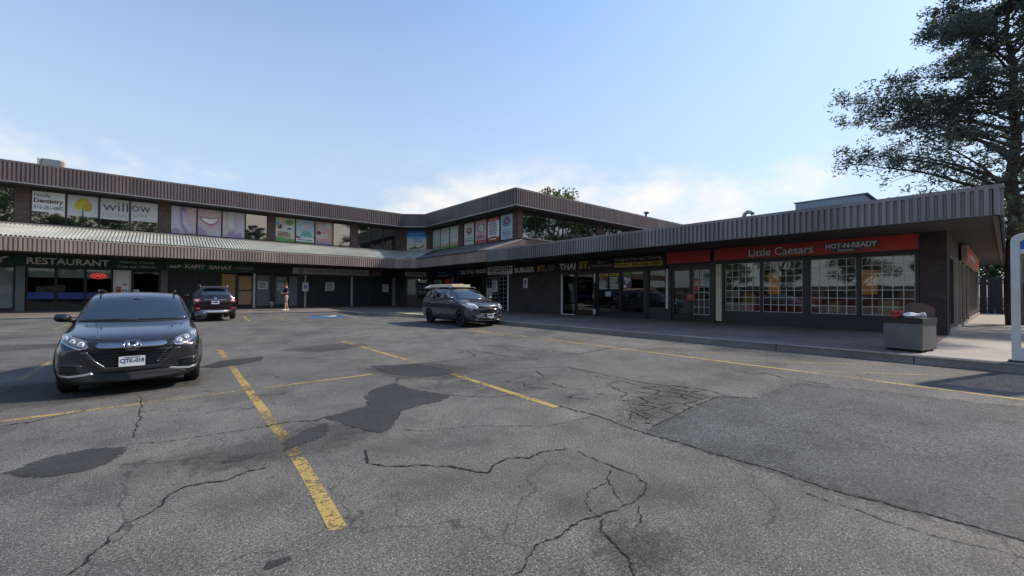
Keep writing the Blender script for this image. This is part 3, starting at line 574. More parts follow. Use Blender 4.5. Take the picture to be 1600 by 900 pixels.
qr = [('p_offwhite', [('d', 'p_brownred', .5, .66, .3, .13), ('d', 'p_salmon', .5, .66, .2, .08), ('p', 'p_brownred', [(.25, .58), (.75, .58), (.5, .44)]), ('lines', 'p_dkgrey', .12, .88, .26, .31, 1), ('lines', 'p_dkgrey', .08, .92, .16, .22, 1)]),
      ('p_pink', [('d', 'p_slate', .5, .66, .34, .19), ('d', 'p_mint', .5, .66, .28, .155), ('lines', 'p_teal', .42, .58, .61, .71, 1), ('lines', 'p_dkgrey', .12, .9, .20, .36, 4), ('r', 'p_red', 0, 1, .08, .13), ('lines', 'p_red', .05, .95, .0, .08, 2)]),
      ('p_white', [('r', 'p_red', 0, 1, .86, 1), ('lines', 'p_pink', .12, .9, .89, .96, 1), ('lines', 'p_slate', .1, .9, .26, .84, 9), ('p', 'p_red', [(0, 0), (1, 0), (1, .14), (.75, .20), (.5, .22), (.25, .20), (0, .14)]), ('lines', 'p_white', .2, .8, .06, .13, 1)]),
      ('p_paleblue', [('d', 'p_blue', .5, .72, .36, .2), ('d', 'p_paleblue', .5, .72, .28, .155), ('d', 'p_navy', .5, .72, .24, .13), ('d', 'p_salmon', .5, .72, .13, .075), ('lines', 'p_slate', .2, .8, .36, .40, 1), ('lines', 'p_slate', .12, .88, .27, .32, 1), ('lines', 'p_black', .16, .86, .19, .24, 1), ('lines', 'p_red', .3, .8, .1, .14, 1)])]
for (y0, y1), (bd, it) in zip(((27.54, 26.05), (26.05, 24.47), (24.47, 22.95), (22.95, 21.5)), qr): window(plaza, FR, -y0+.02, -y1-.02, ZS, ZH, 'reflective_glass', board=bd, items=it, t=.05)
# end wall of the upper storey
part('brick_pier', plaza, lambda m: m.fbox(FE, 18.2, 18.6, 5.36, ZH+.12, -.3, .003, 'red_brick'))
part('brick_pier', plaza, lambda m: m.fbox(FE, 26.46, 27.44, 5.36, ZH+.12, -.3, .003, 'brown_brick'))
ue = [18.6, 19.83, 21.17, 22.6, 24.0, 25.36, 26.46]
for a, b in zip(ue[:-1], ue[1:]): window(plaza, FE, a+.003, b-.003, 5.42, ZH, 'reflective_glass')
ue = [27.44, 28.7, 29.95, 31.2, 32.5, 33.8]
for a, b in zip(ue[:-1], ue[1:]): window(plaza, FE, a+.003, b-.003, 5.42, ZH, 'reflective_glass')
part('window_sill', plaza, lambda m: m.fbox(FE, 18.55, 34, 5.36, 5.418, -.05, .06, 'beige_trim'))
part('end_wall_fill', plaza, lambda m: m.fbox(FE, 33.8, 40, 5.36, ZH, -.3, .0, 'brown_brick'))
# roof fascia runs
def fascia(parent, F, u0, u1, d, z0, z1, mat, cap=.10, trim='fascia_metal', inner=.0):
    part('roof_fascia', parent, lambda m: (corrugate(m, F, u0, u1, (z0+.03, d), (z1-cap+.02, d), mat), m.fbox(F, u0, u1, z0+.02, z1-.06, d-.12, d-.02, 'dark_trim')))
    part('fascia_cap', parent, lambda m: m.fbox(F, u0-inner, u1+inner, z1-cap, z1, d-.2, d+.055, trim))
    part('fascia_drip_edge', parent, lambda m: m.fbox(F, u0, u1, z0-.005, z0+.035, d-.1, d+.05, 'alu' if mat == 'fascia_metal' else 'dark_trim'))
FUC, LUC = line_fac((15.75, 33.1), (17.2, 31.95))
fascia(plaza, FL, -18, 15.75, 1.0, 7.25, 8.36, 'fascia_metal')
fascia(plaza, FUC, 0, LUC, 0, 7.253, 8.357, 'fascia_metal')
fascia(plaza, FR, -31.95, -20.06, 1.0, 7.25, 8.36, 'fascia_metal')
fascia(plaza, FE, 17.2, 39, .94, 7.252, 8.358, 'fascia_metal')
part('soffit', plaza, lambda m: (m.poly([(-18, 33.15, 7.27), (15.75, 33.15, 7.27), (17.25, 31.95, 7.27), (17.25, 20.1, 7.27), (39, 20.1, 7.27), (39, 21.1, 7.27), (18.3, 21.1, 7.27), (18.3, 32.6, 7.27), (16.1, 34.2, 7.27), (-18, 34.2, 7.27)], 'soffit')))
part('roof', plaza, lambda m: (m.box(-18, 40, 33.2, 48, 7.95, 8.2, 'roofing'), m.box(17.3, 39, 20.15, 33.25, 7.9, 8.16, 'roofing')))
part('rear_wall', plaza, lambda m: (m.box(-18, 40, 47.7, 47.95, .3, 7.95, 'brown_brick'), m.box(-18.2, -17.9, 34.2, 47.7, .3, 7.95, 'brown_brick'), m.box(39, 39.3, 21, 48, .3, 7.9, 'brown_brick')))
# canopy over the ground floor
def canopy(parent, F, u0, u1, d, mat, smat=None, top=4.26, dback=.12, zback=5.14, edge='beige_trim'):
    part('canopy_fascia', parent, lambda m: (corrugate(m, F, u0, u1, (3.57, d), (top-.04, d), mat), m.fbox(F, u0, u1, 3.56, top-.06, d-.12, d-.02, 'dark_trim')))
    part('canopy_edge_trim', parent, lambda m: m.fbox(F, u0, u1, top-.045, top, d-.15, d+.06, edge))
    if smat: part('canopy_roof', parent, lambda m: corrugate(m, F, u0, u1, (top+.002, d+.03), (zback, dback), smat, .155, .07, .42, 'canopy_metal_pan_shade' if smat == 'canopy_metal' else None))
canopy(plaza, FL, -18, 14.2, 3.1, 'canopy_fascia_metal', 'canopy_metal')
FCC, LCC = line_fac((14.2, 31.0), (15.2, 29.6))
canopy(plaza, FCC, 0, LCC, 0, 'canopy_fascia_metal', 'canopy_metal', dback=-3.4, zback=5.35)
canopy(plaza, FR, -29.6, -20.4, 3.0, 'canopy_fascia_metal', 'canopy_metal_shaded', edge='dark_trim')
part('canopy_ledge', plaza, lambda m: m.fbox(FL, -18, 16.1, 5.13, 5.27, -.02, .16, 'beige_trim'))
part('canopy_ledge', plaza, lambda m: m.fbox(FC, 0, LC, 5.13, 5.27, -.02, .16, 'beige_trim'))
part('canopy_ledge', plaza, lambda m: m.fbox(FR, -32.5, -24.3, 5.13, 5.27, -.02, .16, 'canopy_metal_shaded'))
part('canopy_roof', plaza, lambda m: corrugate(m, FL, 14.2, 18.1, (4.262, 3.13), (5.14, .12), 'canopy_metal', .155, .07, .42, 'canopy_metal_pan_shade'))
part('canopy_roof', plaza, lambda m: corrugate(m, FR, -33.8, -29.6, (4.262, 3.03), (5.14, .12), 'canopy_metal_shaded', .155, .07, .42))
part('canopy_soffit', plaza, lambda m: m.poly([(-18, 31.03, 3.6), (14.2, 31.03, 3.6), (15.23, 29.6, 3.6), (15.23, 20.4, 3.6), (18.4, 20.4, 3.6), (18.4, 34.3, 3.6), (-18, 34.3, 3.6)], 'soffit'))
part('canopy_end_panel', plaza, lambda m: m.add([(15.15, 20.42, 4.2), (18.25, 20.42, 4.2), (18.25, 20.42, 5.16), (15.15, 20.42, 4.27), (15.15, 20.38, 4.2), (18.25, 20.38, 4.2), (18.25, 20.38, 5.16), (15.15, 20.38, 4.27)], [(0, 1, 2, 3), (7, 6, 5, 4), (3, 2, 6, 7)], 'fascia_metal'))
part('wall_return', plaza, lambda m: m.box(18.22, 18.5, 20.40, 20.98, 4.1, 5.16, 'brown_brick'))
fascia_end = 0.1
part('canopy_fascia', wing, lambda m: (corrugate(m, FR, -20.4, -fascia_end, (3.54, 3.0), (4.18, 3.0), 'fascia_metal_wing'), m.fbox(FR, -20.4, -fascia_end, 3.53, 4.18, 2.86, 2.98, 'dark_trim')))
part('fascia_cap', wing, lambda m: m.fbox(FR, -20.4, -fascia_end, 4.17, 4.27, 2.8, 3.055, 'fascia_metal_wing'))
FSE = lambda u, z, d: (u, fascia_end-d, z)
part('canopy_fascia', wing, lambda m: (corrugate(m, FSE, 15.2, 40, (3.54, 0), (4.18, 0), 'fascia_metal_wing'), m.fbox(FSE, 15.2, 40, 3.53, 4.18, -.12, -.02, 'dark_trim')))
part('fascia_cap', wing, lambda m: m.fbox(FSE, 15.15, 40, 4.168, 4.268, -.2, .055, 'fascia_metal_wing'))
part('canopy_soffit', wing, lambda m: m.poly([(15.25, fascia_end+.03, 3.585), (40, fascia_end+.03, 3.585), (40, 1.3, 3.585), (18.4, 1.3, 3.585), (18.4, 20.4, 3.585), (15.25, 20.4, 3.585)], 'soffit'))
part('roof', wing, lambda m: m.box(15.3, 40, .2, 20.9, 3.95, 4.12, 'roofing'))
# ------------------------------------------------------------------ ground floor, long left side
part('shopfront_header', plaza, lambda m: m.fbox(FL, -18, 15.9, 2.93, 3.64, -.2, 0, 'black_panel'))
part('shopfront_base', plaza, lambda m: m.fbox(FL, -18, 15.9, .35, .64, -.2, -.012, 'black_panel'))
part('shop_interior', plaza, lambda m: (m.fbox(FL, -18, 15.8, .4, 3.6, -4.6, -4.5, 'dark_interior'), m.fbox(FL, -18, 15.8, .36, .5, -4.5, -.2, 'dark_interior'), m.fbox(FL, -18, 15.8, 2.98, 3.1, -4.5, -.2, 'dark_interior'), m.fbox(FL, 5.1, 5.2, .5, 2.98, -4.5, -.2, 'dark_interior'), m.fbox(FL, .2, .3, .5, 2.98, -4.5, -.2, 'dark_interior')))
def blind(parent, F, u0, u1, z0, z1, d=-.14, mat='blind', name='roller_blind'):
    m = MB(); m.fbox(F, u0, u1, z0, z1, d-.01, d, mat); return m.build(name, parent)
for a, b in ((-10.1, -8.0), (-7.95, -5.9)):
    x = window(plaza, FL, a, b, .64, 2.93, t=.06, name='shop_window'); blind(x, FL, a+.07, b-.07, .72, 2.9)
for a, b, mt in ((-5.87, -5.53, 'grey_panel'), (.06, .40, 'exposed_aggregate')):
    part('stone_pilaster', plaza, lambda m: m.fbox(FL, a, b, .4, 2.95, -.2, .06, mt))
for a, b in ((-5.51, -4.41), (-4.41, -3.26), (-3.26, -2.14)):
    x = window(plaza, FL, a+.003, b-.003, .64, 2.93, t=.05, name='shop_window'); blind(x, FL, a+.06, b-.06, 2.38, 2.9); blind(x, FL, a+.05, b-.05, 1.18, 1.56, -.045, 'blue_film', 'blue_film_band')
def door(parent, F, u0, u1, z0, z1, mat='shop_glass', fmat='black_frame', t=.09, rail=None, hside=1, items=None, board=None, handle='alu'):
    m = MB(); m.frame(F, u0, u1, z0, z1, t, -.11, -.03, fmat); m.fbox(F, u0+t, u1-t, z0+t, z0+.28, -.10, -.04, fmat)
    if rail: m.fbox(F, u0+t, u1-t, rail-.04, rail+.04, -.10, -.035, fmat)
    dr = m.build('door', parent); pane_box(F, u0+t, u1-t, z0+.28, z1-t, -.06, mat, dr)
    hu = u1-t*.5 if hside > 0 else u0+t*.5
    m = MB(); m.tube([F(hu, z0+.85, -.03), F(hu, z0+.88, .03), F(hu, z0+1.22, .03), F(hu, z0+1.25, -.03)], .014, handle, 6); m.build('door_handle', dr)
    if board:
        m = MB(); m.fbox(F, u0+t+.01, u1-t-.01, z0+.3, z1-t-.01, -.055, -.048, board)
        if items: prints(m, F, u0+t, u1-t, z0+.3, z1-t, -.048, items)
        m.build('door_poster', dr)
    return dr
def notice(parent, F, u0, u1, z0, z1, d, items=None, board='p_white'):
    m = MB(); m.fbox(F, u0, u1, z0, z1, d, d+.006, board); prints(m, F, u0, u1, z0, z1, d+.006, items or [('r', 'p_slate', .0, 1, .88, 1), ('lines', 'p_dkgrey', .1, .92, .1, .82, 6)]); return m.build('paper_notice', parent)
door(plaza, FL, -2.1, -1.32, .5, 2.9, board='blind', fmat='alu', items=[('d', 'p_salmon', .25, .52, .22, .05), ('d', 'p_red', .25, .40, .2, .05), ('lines', 'p_red', .05, .45, .28, .56, 4), ('r', 'p_brownred', .55, .85, .60, .64), ('r', 'p_dkgreen', .5, .85, .32, .46), ('d', 'p_white', .68, .39, .13, .05)])
door(plaza, FL, -1.28, .04, .5, 2.9, hside=-1)
notice(plaza, FL, -1.22, -.95, 1.45, 1.75, -.05, [('d', 'p_skyblue', .5, .5, .3, .3)])
for a, b in ((.42, 1.85), (1.85, 3.17)): window(plaza, FL, a+.003, b-.003, .64, 2.93, t=.05, name='shop_window', board='p_black', pname='black_window_film')
part('plywood_panel', plaza, lambda m: m.fbox(FL, 3.2, 3.97, .5, 2.86, -.1, -.03, 'plywood'))
part('door_post', plaza, lambda m: m.fbox(FL, 3.98, 4.09, .45, 2.93, -.15, .02, 'black_frame'))
door(plaza, FL, 4.1, 5.0, .5, 2.8, 'plywood', rail=1.75, t=.06)
part('door_post', plaza, lambda m: m.fbox(FL, 5.02, 5.15, .45, 2.93, -.15, .03, 'white_frame'))
part('grey_infill_panel', plaza, lambda m: m.fbox(FL, 5.22, 6.05, .66, 2.86, -.1, -.03, 'grey_panel'))
notice(plaza, FL, 5.32, 5.92, 1.85, 2.5, -.028)
part('door_post', plaza, lambda m: m.fbox(FL, 6.06, 6.32, .45, 2.93, -.15, .01, 'black_frame'))
dr = door(plaza, FL, 6.33, 7.24, .5, 2.86, 'grey_panel', hside=-1)
m = MB(); prints(m, FL, 0, 1, 0, 1, -.052, [('lines', 'p_offwhite', 6.6, 6.95, 2.58, 2.68, 1), ('lines', 'p_offwhite', 6.5, 7.1, 1.75, 2.35, 5)]); m.build('door_lettering', dr)
part('grey_infill_panel', plaza, lambda m: m.fbox(FL, 7.3, 7.86, .66, 2.86, -.1, -.03, 'grey_panel'))
part('door_post', plaza, lambda m: m.fbox(FL, 7.88, 8.3, .45, 2.93, -.15, -.01, 'black_frame'))
for i, (a, b) in enumerate(((8.46, 9.5), (9.5, 10.75), (10.75, 11.77))):
    x = window(plaza, FL, a+.003, b-.003, .60, 2.93, t=.06, name='shop_window', board='p_black', pname='black_window_film')
notice(plaza, FL, 9.85, 10.5, 1.78, 2.5, -.03)
for a, b, mt in ((8.32, 8.45, 'beige_trim'), (11.78, 11.92, 'alu'), (15.28, 15.56, 'alu')): part('metal_post', plaza, lambda m: m.fbox(FL, a, b, .45, 2.93, -.15, .04, mt))
for a, b in ((11.95, 13.6), (13.6, 15.26)): window(plaza, FL, a+.003, b-.003, .60, 2.93, t=.06, name='shop_window', board='p_black', pname='black_window_film')
notice(plaza, FL, 14.45, 14.95, 1.72, 2.42, -.03)
part('lower_wall', plaza, lambda m: m.fbox(FL, 15.58, 16.1, .35, 3.64, -.3, 0.004, 'dark_brick'))
# chamfer entrance
part('lower_wall', plaza, lambda m: (m.fbox(FC, 0.002, .45, .35, 3.64, -.3, 0.003, 'dark_brick'), m.fbox(FC, LC-.3, LC-.002, .35, 3.64, -.3, 0.003, 'dark_brick'), m.fbox(FC, .45, LC-.3, 2.92, 3.64, -.3, 0, 'black_panel')))
mid = (.45+LC-.3)/2
dr = door(plaza, FC, .46, mid-.005, .52, 2.9); dr2 = door(plaza, FC, mid+.005, LC-.31, .52, 2.9, hside=-1)
for a, z in ((mid+.15, 2.0), (mid+.5, 2.0), (mid+.15, 1.55), (mid+.5, 1.55)): notice(plaza, FC, a, a+.26, z, z+.34, -.05, board='p_grey')
m = MB(); m.fbox(FC, mid-.12, mid+.2, 2.78, 2.86, -.2, -.12, 'lamp_white'); m.build('ceiling_light', plaza)
part('dark_lobby', plaza, lambda m: m.fbox(FC, -.2, LC+.3, .4, 3.5, -2.6, -2.5, 'dark_interior'))
# ------------------------------------------------------------------ ground floor under the upper wing
part('shopfront_header', plaza, lambda m: m.fbox(FR, -32.55, -21.9, 2.93, 3.64, -.2, 0, 'black_panel'))
part('shopfront_base', plaza, lambda m: m.fbox(FR, -32.4, -24.6, .3, .75, -.2, -.012, 'black_panel'))
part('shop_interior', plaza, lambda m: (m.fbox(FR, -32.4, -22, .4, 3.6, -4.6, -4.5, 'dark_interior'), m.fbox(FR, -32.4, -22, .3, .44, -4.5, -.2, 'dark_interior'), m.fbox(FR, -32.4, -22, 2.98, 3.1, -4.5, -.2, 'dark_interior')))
x = window(plaza, FR, -32.4, -29.25, .75, 2.93, t=.07, name='shop_window')
notice(x, FR, -32.1, -30.8, 2.3, 2.8, -.05, [('lines', 'p_slate', .1, .9, .2, .8, 3)], 'p_greysign'); notice(x, FR, -30.5, -29.5, 2.3, 2.85, -.05, [('d', 'p_orange_red', .5, .5, .3, .3)], 'p_red')
part('metal_post', plaza, lambda m: m.fbox(FR, -29.24, -28.95, .35, 2.93, -.15, .02, 'alu'))
part('dark_infill_panel', plaza, lambda m: m.fbox(FR, -28.94, -28.22, .35, 2.93, -.15, -.02, 'black_panel'))
x = window(plaza, FR, -28.2, -24.9, .75, 2.93, t=.06, name='shop_window', glass='shop_glass'); blind(x, FR, -28.1, -25.0, 2.5, 2.86, -.2, 'dark_interior')
part('metal_post', plaza, lambda m: m.fbox(FR, -24.88, -24.6, .35, 2.93, -.15, .0, 'black_frame'))
def grille(parent, F, u0, u1, z0, z1, nu, nz, d=-.030, mat='grille_steel', wd=.010):
    m = MB()
    for i in range(nu+1): a = u0+(u1-u0)*i/nu; m.fbox(F, a-wd, a+wd, z0, z1, d-.012, d, mat)
    for j in range(nz+1): z = z0+(z1-z0)*j/nz; m.fbox(F, u0, u1, z-wd, z+wd, d-.010, d+.003, mat)
    return m.build('security_grille', parent)
dr = door(plaza, FR, -24.58, -23.05, .44, 2.88); grille(dr, FR, -24.48, -23.15, .74, 2.78, 4, 7)
notice(dr, FR, -24.45, -23.9, 1.25, 2.1, -.05); notice(dr, FR, -23.85, -23.25, 1.75, 2.65, -.05)
dr = window(plaza, FR, -23.0, -22.08, .44, 2.88, t=.05, name='shop_window'); grille(dr, FR, -22.95, -22.13, .5, 2.82, 2, 8)
part('door_post', plaza, lambda m: m.fbox(FR, -22.06, -21.92, .4, 2.93, -.12, .02, 'white_frame'))
# ------------------------------------------------------------------ single-storey shops
part('brick_wall', wing, lambda m: m.fbox(FR, -21.9, -17.06, .3, 3.6, -.3, 0, 'dark_brick'))
part('shopfront_header', wing, lambda m: m.fbox(FR, -17.05, -1.78, 2.94, 3.62, -.25, 0, 'black_panel'))
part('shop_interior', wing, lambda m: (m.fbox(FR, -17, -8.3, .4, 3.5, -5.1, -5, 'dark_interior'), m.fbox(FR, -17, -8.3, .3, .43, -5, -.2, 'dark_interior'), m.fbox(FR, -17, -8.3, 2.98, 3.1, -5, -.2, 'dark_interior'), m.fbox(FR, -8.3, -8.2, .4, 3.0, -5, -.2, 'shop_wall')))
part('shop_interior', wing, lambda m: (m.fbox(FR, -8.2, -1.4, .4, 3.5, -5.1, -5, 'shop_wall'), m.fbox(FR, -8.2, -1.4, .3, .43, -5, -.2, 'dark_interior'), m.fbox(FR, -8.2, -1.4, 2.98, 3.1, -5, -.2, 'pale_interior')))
part('door_post', wing, lambda m: m.fbox(FR, -17.05, -16.94, .4, 2.8, -.12, .02, 'white_frame'))
window(wing, FR, -16.92, -15.97, .46, 2.8, t=.05, fmat='black_frame', name='shop_window')
part('door_threshold', wing, lambda m: m.fbox(FR, -16.92, -15.97, .40, .458, -.1, .05, 'white_frame'))
part('dark_transom', wing, lambda m: m.fbox(FR, -17.05, -8.06, 2.80, 2.935, -.15, -.005, 'black_frame'))
door(wing, FR, -15.95, -14.6, .44, 2.8)
part('door_post', wing, lambda m: m.fbox(FR, -14.58, -14.42, .4, 2.8, -.12, .02, 'black_frame'))
x = window(wing, FR, -14.4, -12.92, .62, 2.8, t=.06, name='shop_window')
notice(x, FR, -14.3, -13.7, 1.85, 2.72, -.045, [('r', 'p_yellow', .02, .98, .84, .98), ('lines', 'p_black', .1, .9, .87, .95, 1), ('d', 'p_gold', .3, .7, .16, .06), ('d', 'p_brownred', .7, .68, .16, .06), ('lines', 'p_offwhite', .05, .95, .04, .58, 7)], 'p_dkgrey')
notice(x, FR, -13.6, -13.0, 1.85, 2.72, -.045, [('r', 'p_yellow', .02, .98, .84, .98), ('lines', 'p_black', .1, .9, .87, .95, 1), ('lines', 'p_offwhite', .05, .95, .04, .78, 9)], 'p_dkgrey')
notice(x, FR, -13.85, -13.52, 1.5, 1.75, -.04, [('r', 'p_paleblue', .1, .9, .2, .8)], 'p_paleblue')
x = window(wing, FR, -12.9, -11.5, .62, 2.8, t=.06, name='shop_window')
notice(x, FR, -12.75, -12.25, 1.9, 2.72, -.045, [('r', 'p_leafgreen', .05, .95, .84, .98), ('d', 'p_mint', .3, .62, .2, .12), ('d', 'p_skin', .65, .55, .22, .14), ('d', 'p_offwhite', .45, .42, .2, .1), ('d', 'p_white', .25, .14, .18, .09), ('d', 'p_red', .72, .14, .18, .09)], 'p_slate')
part('door_post', wing, lambda m: m.fbox(FR, -11.49, -11.3, .4, 2.8, -.12, .02, 'black_frame'))
x = window(wing, FR, -11.28, -10.35, .95, 2.8, t=.05, name='shop_window')
part('door_post', wing, lambda m: m.fbox(FR, -10.34, -10.24, .95, 2.8, -.1, .02, 'white_frame'))
part('shopfront_base', wing, lambda m: (m.fbox(FR, -14.4, -11.5, .35, .62, -.15, 0, 'black_panel'), m.fbox(FR, -11.28, -10.24, .35, .95, -.15, 0, 'black_panel')))
part('door_post', wing, lambda m: m.fbox(FR, -10.22, -10.07, .4, 2.8, -.12, .02, 'black_frame'))
dr = door(wing, FR, -10.05, -9.14, .44, 2.8); blind(dr, FR, -9.95, -9.24, .75, 2.68, -.12, 'dark_trim', 'mesh_screen')
dr = door(wing, FR, -9.12, -8.24, .44, 2.8, hside=-1); grille(dr, FR, -9.03, -8.33, .74, 2.7, 3, 6)
notice(dr, FR, -9.32, -8.98, 1.35, 1.62, -.02, [('lines', 'p_brownred', .1, .9, .2, .8, 2)], 'p_orange_red')
notice(dr, FR, -8.62, -8.36, 2.0, 2.35, -.045, None, 'p_paleblue'); notice(dr, FR, -9.02, -8.8, 1.8, 2.3, -.045, [('d', 'p_salmon', .5, .6, .3, .2)], 'p_red')
part('door_post', wing, lambda m: m.fbox(FR, -8.22, -8.08, .4, 2.94, -.12, .02, 'black_frame'))
part('cream_infill_panel', wing, lambda m: m.fbox(FR, -8.06, -7.81, .5, 2.92, -.06, -.02, 'p_cream'))
part('door_post', wing, lambda m: m.fbox(FR, -7.8, -7.7, .4, 2.94, -.12, .02, 'black_frame'))
part('shopfront_base', wing, lambda m: m.fbox(FR, -7.7, -1.78, .35, .92, -.15, .01, 'black_panel'))
for a, b, nu in ((-7.69, -6.3, 5), (-6.26, -4.86, 5), (-4.68, -3.3, 5), (-3.22, -1.84, 5)):
    x = window(wing, FR, a, b, .92, 2.94, 'clear_shop_glass', t=.035, name='shop_window'); grille(x, FR, a+.04, b-.04, .96, 2.9, nu, 7)
for a, b in ((-6.3, -6.26), (-4.86, -4.68), (-3.3, -3.22), (-1.84, -1.78)): part('window_mullion', wing, lambda m: m.fbox(FR, a+.001, b-.001, .92, 2.94, -.1, .012, 'black_frame'))
part('corner_brick_wall', wing, lambda m: m.box(RW+.001, RW+.55, SW, 1.77, .3, 3.6, 'dark_brick'))
# side elevation beyond the corner
part('side_wall', wing, lambda m: (m.fbox(FS, 18.76, 40, 2.9, 3.6, -.3, 0, 'dark_brick'), m.fbox(FS, 18.76, 40, .3, .6, -.3, 0.03, 'slab_concrete'), m.fbox(FS, 27, 40, .6, 2.9, -.3, 0, 'dark_brick')))
for a, b in ((18.8, 20.2), (20.5, 22.0), (22.4, 24.4), (24.8, 26.9)):
    window(wing, FS, a, b, .62, 2.9, t=.09, fmat='dark_trim', d=-.02, name='shop_window')
    part('window_mullion', wing, lambda m: m.fbox(FS, b+.01, b+.13, .6, 2.9, -.1, .1, 'beige_trim'))
part('rear_wall', wing, lambda m: m.box(39.8, 40.0, SW, 21, .3, 3.95, 'dark_brick'))
# things inside the pizza shop
m = MB(); m.box(20.6, 21.3, 2.0, 7.4, .43, 1.45, 'p_red'); m.box(20.5, 21.4, 1.9, 7.5, 1.45, 1.5, 'p_grey'); m.build('shop_counter', None, 'red service counter inside the gridded pizza shop windows', 'counter')
for (a, b), nm in zip(((6.95, 6.45), (3.75, 3.2)), ('orange menu board glowing behind the left gridded pizza windows', 'orange menu board glowing behind the right gridded pizza windows')):
    m = MB(); m.box(20.9, 20.96, b, a, 1.65, 2.6, 'menu_glow'); m.box(20.88, 20.9, b-.03, a+.03, 1.6, 1.65, 'p_red'); m.box(20.88, 20.9, b-.03, a+.03, 2.6, 2.65, 'p_red'); m.build('menu_board', None, nm, 'menu board', 'menu boards in the pizza shop')
for (ya, yb, za, zb, mt, lb) in ((7.35, 6.75, .5, 1.75, 'p_orange_red', 'red display stand behind the first gridded window'), (4.35, 3.9, .5, 1.5, 'p_red', 'low red display stand behind the third gridded window'), (2.9, 2.4, .5, 1.45, 'p_salmon', 'salmon display stand behind the last gridded window')):
    m = MB(); m.box(19.1, 19.4, yb, ya, za, zb, mt); m.box(19.09, 19.1, yb+.05, ya-.05, zb-.5, zb-.1, 'p_gold'); m.box(19.05, 19.45, yb-.04, ya+.04, zb, zb+.05, 'p_dkgrey'); m.build('display_stand', None, lb, 'display stand', 'display stands in the pizza shop', bevel=.01)
m = MB(); m.box(20.0, 20.5, 4.9, 5.6, .43, 1.62, 'p_red'); m.box(19.98, 20.0, 4.95, 5.55, .6, 1.4, 'p_orange_red'); m.box(20.02, 20.48, 4.92, 5.58, 1.62, 1.66, 'p_dkgrey'); m.build('drinks_cooler', None, 'waist high red cooler cabinet inside the second gridded window', 'cooler')
# ------------------------------------------------------------------ signs
def sign(name, label, cat, F, u0, u1, z0, z1, board, items, d0=.012, d1=.10, fr=None, group=None, extra=None):
    m = MB(); m.fbox(F, u0, u1, z0, z1, d0, d1, board)
    if fr: m.frame(F, u0-.03, u1+.03, z0-.03, z1+.03, .03, d0, d1+.012, fr)
    o = m.build(name, None, label, cat, group)
    for i, it in enumerate(items):
        m = MB(); prints(m, F, 0, 1, 0, 1, d1+.002*i, [it]); m.build('lettering' if it[0] == 't' else ('small_print' if it[0] == 'lines' else 'printed_panel'), o)
    return o
sign('restaurant_sign', 'long dark green sign reading RESTAURANT above the windows with blinds', 'sign', FL, -12, .22, 2.96, 3.56, 'p_dkgreen', [('t', 'p_offwhite', 'BAHAY', -9.0, -6.08, 3.12, 3.46, .03), ('t', 'p_white', 'RESTAURANT', -5.48, -2.28, 3.09, 3.45, .022), ('t', 'p_offwhite', 'Filipino Foods', -1.84, -.28, 3.28, 3.46, .01, .2), ('t', 'p_offwhite', 'Take out / Dine-in', -1.92, -.2, 3.06, 3.2, .018)])
sign('lounge_sign', 'green sign reading KAPIT BAHAY LOUNGE above the dark windows', 'sign', FL, .28, 5.12, 2.98, 3.56, 'p_green', [('p', 'p_offwhite', [(.42, 3.18), (.8, 3.14), (1.0, 3.2), (1.12, 3.3), (1.02, 3.3), (.9, 3.38), (.85, 3.26), (.5, 3.3)]), ('t', 'p_white', 'KAPIT  BAHAY', 1.25, 3.75, 3.14, 3.4, .03), ('t', 'p_offwhite', 'LOUNGE', 3.9, 5.0, 3.18, 3.36, .0), ('lines', 'p_grey', 4.2, 5.0, 3.04, 3.11, 1)])
sign('centre_sign', 'pale grey sign reading Ontario Early Years Centre with red end', 'sign', FL, 7.5, 14.3, 3.02, 3.5, 'p_offwhite', [('d', 'p_slate', 8.05, 3.26, .2, .18), ('d', 'p_offwhite', 8.05, 3.26, .165, .145), ('p', 'p_slate', [(7.93, 3.33), (8.17, 3.33), (8.05, 3.16)]), ('t', 'p_slate', 'Ontario', 8.38, 9.5, 3.17, 3.36, .012), ('t', 'p_slate', 'Early  Years  Centre', 10.0, 12.75, 3.14, 3.38, .0), ('r', 'p_brownred', 13.2, 14.28, 3.04, 3.48), ('lines', 'p_grey', 13.5, 14.2, 3.12, 3.42, 3)])
sign('offices_sign', 'small grey sign reading OFFICES over the corner entrance', 'sign', FC, .35, LC-.45, 3.1, 3.5, 'p_offwhite', [('t', 'p_dkgrey', 'OFFICES', .55, LC-.65, 3.2, 3.42, .02)])
sign('awning_sign', 'navy blue sign with pale lower strip beside the offices entrance', 'sign', FR, -32.2, -28.5, 3.0, 3.55, 'p_navy', [('r', 'p_slate', -32.1, -28.55, 3.02, 3.14), ('lines', 'p_skyblue', -31.0, -29.5, 3.24, 3.4, 1), ('lines', 'p_paleblue', -30.9, -29.2, 3.05, 3.11, 1)], .012, .25)
sign('wireless_sign', "black sign with white letters reading CELL 'N' GE WIRELESS", 'sign', FR, -28.3, -24.25, 2.99, 3.54, 'p_black', [('t', 'p_offwhite', '(', -28.2, -28.0, 3.0, 3.5, .02), ('t', 'p_signwhite', "CELL 'N' GE", -27.8, -26.0, 3.12, 3.42, .035), ('t', 'p_signwhite', 'WIRELESS', -25.85, -24.35, 3.12, 3.42, .025)])
sign('phone_number_sign', 'white sign with black phone number 437-228-5291 left of the burger sign', 'sign', FR, -24.2, -21.4, 2.96, 3.52, 'p_signwhite', [('t', 'p_black', '437-228-5291', -24.0, -21.6, 3.14, 3.46, .03), ('lines', 'p_dkgrey', -23.9, -21.8, 3.0, 3.08, 1)], fr='dark_trim')
